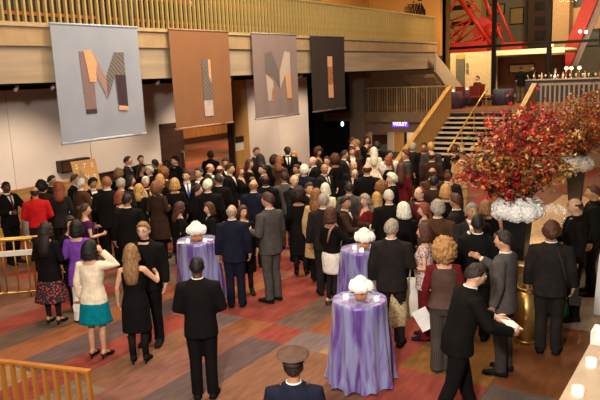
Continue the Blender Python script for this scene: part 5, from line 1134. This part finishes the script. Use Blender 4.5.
# foreground timber rail
E0 = Vector((-5.02, 3.72, 0)); Ed = Vector((-.99, -.28, 0)).normalized(); ang = atan2(Ed.y, Ed.x); r = thing('stair_railing', 'low amber wooden slatted railing in the bottom left corner', 'railing', E0, ang); M_rail = wood('amber_oak', (.38, .14, .02), 2, .15)
t = MB(); t.span((-.02, -.03, 1.045), (3.2, .03, 1.07)); t.build('top_rail', M_rail, r)
for k in range(25):
    if k == 0: m_ = MB(); m_.span((-.016, -.022, 0), (.016, .022, 1.045)); me_ = m_.mesh('slat'); me_.materials.append(M_rail)
    o = bpy.data.objects.new('slat', me_); COL.objects.link(o); o.parent = r; o.location = (.0+k*.127, 0, 0)
# brass barrier at the left edge
E0 = Vector((-10.40, 6.80, 0)); Ed = Vector((-.74, -.67, 0)).normalized(); ang = atan2(Ed.y, Ed.x); r = thing('brass_barrier', 'brass barrier rail with a white hand board at the left edge', 'railing', E0, ang)
for nm, y, z in (('top_rail', 0, 1.08), ('bottom_rail', 0, .10), ('rear_rail', -.4, 1.02)): t = MB(); t.tube([(-.02, y, z), (3.0, y, z)], .022, n=10); t.build(nm, M_brass, r)
for k in range(15): t = MB(); t.tube([(.1+k*.2, 0, .1 if k % 5 else 0), (.1+k*.2, 0, 1.08)], .014, n=8); t.build('baluster', M_brass, r)
for k in range(5): t = MB(); t.tube([(.1+k*.65, -.4, 0), (.1+k*.65, -.4, .9), (.16+k*.65, -.38, 1.02)], .022, n=10); t.build('post', M_brass, r)
t = MB(); t.box((1.45, .07, .85), (3.1, .05, .09)); t.build('hand_board', varied('board_white', (.78, .72, .62), .5), r)
# welcome table
q = at_z(20, 204, .76); t = MB(); LX, LYY = .8, 1.5; c = Vector((-14.4, q.y-.6, 0)); HZ = .76; tb = thing('welcome_table', 'low table under a pale blue cloth by the left wall behind the red shirt', 'table', c); u = MB(); u.span((.02, .02, HZ-.03), (LX-.02, LYY-.02, HZ-.012)); u.build('tabletop', M_mdf, tb)
for x in (.08, LX-.08):
    for y in (.08, LYY-.08): u = MB(); u.tube([(x, y, 0), (x, y, HZ-.03)], .02, n=8); u.build('leg', M_steel, tb)
t.loft([recr(.008, .03, .02), recr(HZ-.04, .01, .004), recr(HZ, 0, 0)][::-1]); tag(t.build('tablecloth', varied('pale_blue_linen', (.5, .52, .6), .8), None, c), 'pale blue cloth on the welcome table by the left wall', 'tablecloth')
# held things
def at_hand(p, s, out=.09): return hand_world(p, s, out)
q = (at_hand(PA, 'L')+at_hand(PA, 'R'))/2; t = MB(); t.box((0, 0, 0), (.22, .16, .006), M=Matrix.Rotation(.25, 3, 'X')); t.box((.02, .01, .008), (.2, .15, .004), M=Matrix.Rotation(.2, 3, 'X')); tag(t.build('paper_sheet', varied('paper_white', (.85, .82, .78), .6), None, q+Vector((0, 0, .02)), PA['rz']), 'white paper held by the man bent forward in the black suit', 'paper')
q = at_hand(BM, 'L'); t = MB(); t.box((0, 0, 0), (.22, .012, .28), M=Matrix.Rotation(.6, 3, 'X')); t.box((.03, .02, .01), (.22, .008, .28), M=Matrix.Rotation(.5, 3, 'X')); tag(t.build('leaflet', MATS['paper_white'], None, q, BM['rz']+.4), 'white leaflets held by the man with the red tie at the left edge', 'paper')
q = at_hand(FT, 'R', .08); wineglass(q-Vector((0, 0, .1)), 'stemmed glass held by the woman in the pink flowered top', None, 1.1)
q = at_hand(FL, 'R', .08); wineglass(q-Vector((0, 0, .1)), 'stemmed glass held by the tall young man in the grey suit', None, 1.0)
q = at_hand(WJ, 'L', .1); r = thing('clutch_bag', 'small white clutch bag held by the woman in the cream jacket', 'bag', q-Vector((0, 0, .05)), WJ['rz']); t = MB(); t.loft([[(x*w_, y*.03*w_, z) for x, y in ((-.1, -1), (.1, -1), (.1, 1), (-.1, 1))] for z, w_ in ((-.06, 1), (0, 1.05), (.06, .9))], smooth=False); t.build('pouch', varied('bag_white', (.82, .76, .7), .6), r); t = MB(); t.span((-.09, -.032, .052), (.09, .032, .066)); t.build('clasp', M_brass, r)
# camera and flash of the photographer
q = at_hand(PH, 'R', .12); r = thing('camera', 'black camera hanging at the photographer\'s right hip', 'camera', q+Vector((.02, 0, -.06)), PH['rz']); t = MB(); t.box((0, 0, 0), (.15, .075, .11)); t.box((0, 0, .07), (.07, .06, .04)); cb = t.build('camera_body', M_black, r); t = MB(); t.tube([(0, -.03, 0), (0, -.16, -.05)], [.042, .046], n=16); t.build('lens', varied('lens_black', (.03, .015, .01), .25), cb); t = MB(); t.box((0, 0, .13), (.07, .06, .09)); t.build('flash', M_black, cb)
# bags by the middle group
def sackbag(name, label, px, py, mat, w_, h_, rot, handles=True):
    b_ = at_z(px, py, 0); r = thing(name, label, 'bag', (b_.x, b_.y, 0), rot); t = MB(); z0 = .28
    t.loft([[(w_*k_*cos(2*pi*j/20)*(1+.06*sin(j*3)), .08*k2*sin(2*pi*j/20)*(1+.1*sin(j*2.3)), z0+h_*z) for j in range(20)] for z, k_, k2 in ((0, .75, .5), (.08, .95, 1), (.5, 1, 1), (.85, .8, .7), (1, .55, .3))]); sk_ = t.build('sack', mat, r)
    if handles:
        for y in (-.02, .02): t = MB(); t.tube([(-w_*.35, y, z0+h_*.97), (-w_*.2, y, z0+h_*1.2), (0, y, z0+h_*1.3), (w_*.2, y, z0+h_*1.2), (w_*.35, y, z0+h_*.97)], .01, n=6); t.build('handle', mat, sk_)
    return r
sackbag('tote_bag', 'cream and leopard print tote bag hanging beside the charcoal suit', 398.5, 346, floral('print_leopard', *PRINTS['leopard']), .13, .52, .6)
sackbag('carrier_bag', 'white cloth carrier bag hanging right of the leopard print bag', 413, 335, varied('bag_canvas', (.72, .66, .58), .8, var=.08), .14, .58, .5)
q = at_z(424, 323, .45); t = MB(); t.box((0, 0, 0), (.2, .015, .3), M=Matrix.Rotation(.5, 3, 'Y')); t.box((0, .01, -.02), (.08, .006, .06), M=Matrix.Rotation(.5, 3, 'Y')); tag(t.build('folder', MATS['paper_white'], None, (q.x, q.y, .5), CB['rz']), 'white folder held low left of the curly blonde woman', 'paper')
q = at_z(551, 312, .32); r = thing('bottle', 'green bottle on the floor beyond the photographer\'s legs', 'bottle', (-2.0, 9.95, 0)); t = MB(); t.lathe([(.04, 0), (.043, .02), (.043, .2), (.016, .27), (.015, .33)], n=18); t.build('glass_body', varied('bottle_green', (.01, .3, .06), .2, spec=.6), r); t = MB(); t.lathe([(.017, .3), (.017, .34)], n=12); t.build('cap', M_gold, r)
# ------------------------------------------------------------------ landing furniture
M_chair = varied('chair_red', (.22, .02, .012), .5)
def chair(x, y, rz, lab):
    r = thing('dining_chair', lab, 'chair', (x, y, LZ+.012), rz, 'red chairs on the landing'); t = MB(); t.span((-.22, -.22, .43), (.22, .22, .48)); t.build('seat', M_chair, r)
    t = MB(); t.loft([[(-.21, .2+.06*k, z), (.21, .2+.06*k, z), (.21, .235+.06*k, z), (-.21, .235+.06*k, z)] for k, z in ((0, .5), (.5, .7), (1.2, .95))], smooth=False); t.build('backrest', M_chair, r)
    for sx in (-1, 1):
        for sy in (-1, 1): t = MB(); t.tube([(sx*.19, sy*.19, .43), (sx*.2, sy*.22, 0)], .014, n=6); t.build('leg', M_steel, r)
    return r
for px, y, rz, lab in ((461, 28.9, pi, 'red chair nearest the upper flight on the landing'), (475, 29.5, pi, 'red chair in front of the seated man on the landing'), (487, 30.2, 2.2, 'red chair by the left mullion on the landing')):
    chair(at_y(px, 95, y).x, y, rz+.2, lab)
def ltable(px, y, lab, mat):
    x = at_y(px, 95, y).x; r = thing('dining_table', 'round table under the ' + lab, 'table', (x, y, LZ+.012)); t = MB(); t.lathe([(.42, .7), (.42, .73)], n=30); t.build('tabletop', M_mdf, r); t = MB(); t.tube([(0, 0, 0), (0, 0, .7)], .04, n=10); t.build('pedestal', M_steel, r)
    t = MB(); t.loft([[(rr*(1+f_*sin(9*2*pi*k/54))*cos(2*pi*k/54), rr*(1+f_*sin(9*2*pi*k/54))*sin(2*pi*k/54), z) for k in range(54)] for rr, f_, z in ((.1, 0, .737), (.432, 0, .737), (.45, .01, .72), (.5, .05, .02))]); tag(t.build('tablecloth', mat, None, (x, y, LZ+.012)), lab, 'tablecloth'); return x
M_plumc = varied('plum_cloth', (.085, .05, .075), .6); M_bluec = varied('slate_cloth', (.05, .054, .085), .7, var=.2, scale=(3, 3, 3))
tx = ltable(452, 28.4, 'plum cloth of the landing table by the upper flight', M_plumc); tx2 = ltable(471, 30.6, 'plum cloth of the landing table in front of the seated man', M_plumc); ltable(503, 30.9, 'slate blue cloth of the landing table beside the bar', M_bluec)
for x, y, lab in ((tx+.1, 28.3, 'small glowing candle on the landing table by the upper flight'), (tx2-.15, 30.5, 'small glowing candle on the landing table in front of the seated man')): votive((x, y, LZ+.755), lab, 1.5)
BY = 33.4; bx0 = at_y(516, 85, BY).x; r = thing('bar_counter', 'long upstairs bar with a slate blue front by the glass', 'bar', (bx0, BY, LZ+.012)); LXb = 5.8; t = MB(); t.span((.03, .03, 0), (LXb-.03, .7, 1.02)); t.build('carcass', M_dkwood, r); t = MB()
t.loft([[(LXb*k/60, -.01+.015*sin(k*1.7), z) for k in range(61)]+[(LXb, .02, z), (0, .02, z)] for z in (.01, 1.02)], smooth=False); t.build('cloth_front', M_bluec, r); t = MB(); t.span((-.03, -.06, 1.02), (LXb, .75, 1.07)); t.build('countertop', varied('bar_top', (.45, .40, .38), .4), r)
M_bot = [varied('bottle_amber', (.30, .11, .02), .25, spec=.6), varied('bottle_pale', (.7, .6, .4), .25, spec=.6), varied('bottle_dark', (.02, .03, .015), .25, spec=.6)]
BT = LZ+.012+1.07
for k in range(14):
    x = bx0+.75+.33*k; r = thing('bottle', 'one of the bottles lined up on the upstairs bar', 'bottle', (x, BY+.45+.1*(k % 3), BT), 0, 'bottles on the upstairs bar'); t = MB(); t.lathe([(.045, 0), (.045, .18), (.016, .25), (.015, .31)], n=12); gb = t.build('glass_body', M_bot[k % 3], r); t = MB(); t.lathe([(.017, .31), (.017, .33)], n=8); t.build('cap', M_gold, gb)
for k in range(16): wineglass((bx0+.5+.28*k, BY+.15+.1*(k % 2), BT), 'one of the stemmed glasses along the front of the upstairs bar', 'glasses on the upstairs bar', 1.2)
for k, px in enumerate((566, 571, 579)):
    q = at_y(px, 70, BY+.55); r = thing('table_lamp', ('left', 'middle', 'right')[k] + ' of three small silver lamps glowing on the upstairs bar', 'lamp', (q.x, BY+.62, BT)); t = MB(); t.lathe([(.07, 0), (.05, .03), (.02, .08), (.035, .15), (.015, .25), (.015, .42)], n=14); t.build('base', M_silv, r); t = MB(); t.lathe([(.05, .40), (.1, .46), (.06, .56)], n=14); t.build('lamp_shade', emit('bar_lamp', (1, .75, .4), 3), r)
q = at_y(555.5, 74, BY+.4); r = thing('ice_sculpture', 'small glittering glass ornament on the upstairs bar', 'ornament', (q.x, BY+.3, BT)); t = MB(); t.lathe([(.1, 0), (.08, .1), (.03, .2), (.06, .3), (.01, .5)], n=10, smooth=False); t.build('ornament', varied('ornament_silver', (.8, .78, .85), .12, .7), r)
# the seated man on the landing: one body in a sitting pose
def seated(x, y, rz, label):
    r = thing('person', label, 'person', (x, y, LZ+.012), rz); mb = MB(); dz = -.40
    mb.loft([[(p[0], p[1], p[2]+dz) for p in rr] for rr in torso_rings('M', -.004, [t_[0] for t_ in TORSO['M']])]); mb.tube([(0, .012, 1.42+dz), (0, .005, 1.6+dz)], [.066, .052], n=12); mb.ell((0, -.012, 1.635+dz), (.076, .097, .118), 20, 13); mb.ell((0, -.108, 1.61+dz), (.014, .014, .02), 8, 6)
    for sd in (1, -1):
        mb.ell((sd*.077, .0, 1.63+dz), (.013, .02, .032), 8, 6); mb.tube([(sd*.1, 0, .52), (sd*.12, -.42, .52), (sd*.12, -.44, .10)], [.085, .062, .04], n=10); mb.loft([[(p[0], p[1]-.45, p[2]) for p in rr] for rr in foot_rings(Vector((sd*.12, 0, .085)), False, 0, sd)])
        mb.tube([(sd*.12, .0, 1.41+dz), (sd*.178, .005, 1.40+dz), (sd*.25, -.06, 1.14+dz), (sd*.12, -.3, 1.15+dz)], [.055, .056, .04, .026], n=10)
    co, fs = remesh(mb, .013, 2); out = MB(); out.add(co.tolist(), fs)
    for sd in (1, -1): hand(out, 'M', Vector((sd*.25, -.06, 1.14+dz)), Vector((sd*.12, -.3, 1.15+dz)), sd, .8); out.ell((sd*.031, -.098, 1.648+dz), (.012, .008, .008), 8, 6, 2)
    add_part(r, 'body', finish(out, 0, 'body', 4), [skin('l'), WHITE_EYE, DARK_EYE, skin('l')]); h = make_hair('short', 0, 0, 0, 1).copy(); o = add_part(r, 'hair', h, hairm('dark')); o.location.z = dz
    mb = MB(); mb.loft([[(p[0], p[1], p[2]+dz) for p in rr] for rr in torso_rings('M', .022, [.85, .95, 1.1, 1.25, 1.36, 1.42, 1.455])])
    for sd in (1, -1): mb.tube([(sd*.12, .0, 1.41+dz), (sd*.18, .005, 1.40+dz), (sd*.25, -.06, 1.14+dz), (sd*.135, -.27, 1.15+dz)], [.072, .074, .058, .043], n=10)
    co, fs = remesh(mb, .015, 2); out = MB(); out.add(co.tolist(), fs); add_part(r, 'jacket', finish(out, 0, 'jacket', 1), cl('brown')); mb = MB()
    for sd in (1, -1): mb.tube([(sd*.09, .06, .53), (sd*.12, -.43, .53), (sd*.12, -.455, .45), (sd*.12, -.45, .07)], [.1, .082, .078, .07], n=12)
    mb.ell((0, 0, .53), (.18, .14, .1)); co, fs = remesh(mb, .015, 2); out = MB(); out.add(co.tolist(), fs); add_part(r, 'trousers', finish(out, 0, 'trousers', 1), cl('black'))
    for sd in (1, -1): mb = MB(); mb.loft([[(p[0], p[1]-.45, p[2]) for p in rr] for rr in foot_rings(Vector((sd*.12, 0, .085)), False, .01, sd)]); add_part(r, 'shoe', finish(mb, 0, 'shoe', 1), cl('shoe'))
    return r
q = at_y(477.5, 85, 31.8); seated(q.x, 31.8, -.55, 'man in a brown jacket seated at a table on the upper landing'); chair(q.x+.0, 31.82, -.55+0, 'red chair under the seated man on the landing')

# ------------------------------------------------------------------ ceiling and lights
c = MB(); c.span((-17, -3, 9.6), (4.6, 36, 9.8)); struct('ceiling', c, plaster('ceiling_dark', (.2, .15, .1)))
def area(name, loc, size, energy, col, target=None, sy=None):
    l = bpy.data.lights.new(name, 'AREA'); l.energy = energy; l.color = col; l.size = size; l.shape = 'RECTANGLE' if sy else 'DISK'
    if sy: l.size_y = sy
    o = bpy.data.objects.new(name, l); COL.objects.link(o); o.location = loc
    if target is not None: o.rotation_euler = (Vector(target)-Vector(loc)).to_track_quat('-Z', 'Y').to_euler()
    return o
def spot(name, loc, target, energy, col, ang=60, blend=.6, rad=.08):
    l = bpy.data.lights.new(name, 'SPOT'); l.energy = energy; l.color = col; l.spot_size = radians(ang); l.spot_blend = blend; l.shadow_soft_size = rad
    o = bpy.data.objects.new(name, l); COL.objects.link(o); o.location = loc; o.rotation_euler = (Vector(target)-Vector(loc)).to_track_quat('-Z', 'Y').to_euler(); return o
WARM = (1, .80, .58)
for x, y, e in ((-8.5, 6, 280), (-4.5, 5, 200), (-9.5, 11, 320), (-5, 10.5, 300), (-8, 17, 340), (-3, 14.5, 300)): area('overhead_light', (x, y, 9.4), .9, e, WARM)
area('overhead_light', (-1.5, 1.2, 8.2), 1.2, 300, (1, .88, .75), (-5.5, 9, .8))  # added flash-like fill high over the foreground, no fitting there
for y in (6.5, 9.3, 12.2, 15.5, 19.5, 22): spot('wall_washer', (-12.3, y, 3.66), (-14.8, y+.3, .9), 430, (1, .82, .62), 80, .9)
area('balcony_lamp', (-13.2, 12, 9.2), 1.5, 60, (1, .68, .34), (-13.0, 12, 4.9)); area('balcony_lamp', (-12.6, 25, 9.2), 1.5, 420, (1, .70, .36), (-12, 25, 5))
area('flash_fill', (-.9, -.6, 5.2), .5, 720, (1, .94, .86), (-4.5, 9.5, .9))  # added fill beside the camera, standing in for a flash
area('gallery_lamp', (-7.5, 13, 9.3), 1.6, 560, (1, .84, .66), (-11.5, 14, 4.4))
area('hall_lamp', (-20, 22, 3.25), 3.0, 260, (1, .7, .42)); area('hall_lamp', (-24, 30, 3.3), 3.0, 300, (1, .66, .36))
area('landing_lamp', (-9, 29.5, 7.5), 1.5, 420, (1, .7, .4), (-9, 30, 2)); area('bar_lamp', (-6, 33.5, 7), 1.2, 300, (1, .66, .34), (-6, 33.5, 2)); area('canopy_fill', (-10, 40.5, 6.8), 1, 260, (1, .8, .5), (-10, 43.5, 4.2))  # the last one, aimed at the canopy, is added to brighten it
area('lobby_lamp', (-12, 27, 1.55), .5, 80, (1, .75, .5))
area('street_light', (-16, 38.5, 8.5), 1.5, 700, (1, .74, .45), (-15, 44, 4)); area('street_light', (-6, 39, 9.5), 1.5, 700, (1, .78, .55), (-8, 48, 5)); area('street_light', (-12, 50, 12), 2, 1300, (1, .7, .38), (-20, 62, 8)); area('street_light', (-3, 50, 12), 2, 1000, (1, .72, .42), (0, 60, 9))
wd = bpy.data.worlds.new('world'); scene.world = wd; wd.use_nodes = True; bg = wd.node_tree.nodes['Background']; bg.inputs[0].default_value = (.9, .62, .42, 1); bg.inputs[1].default_value = .06
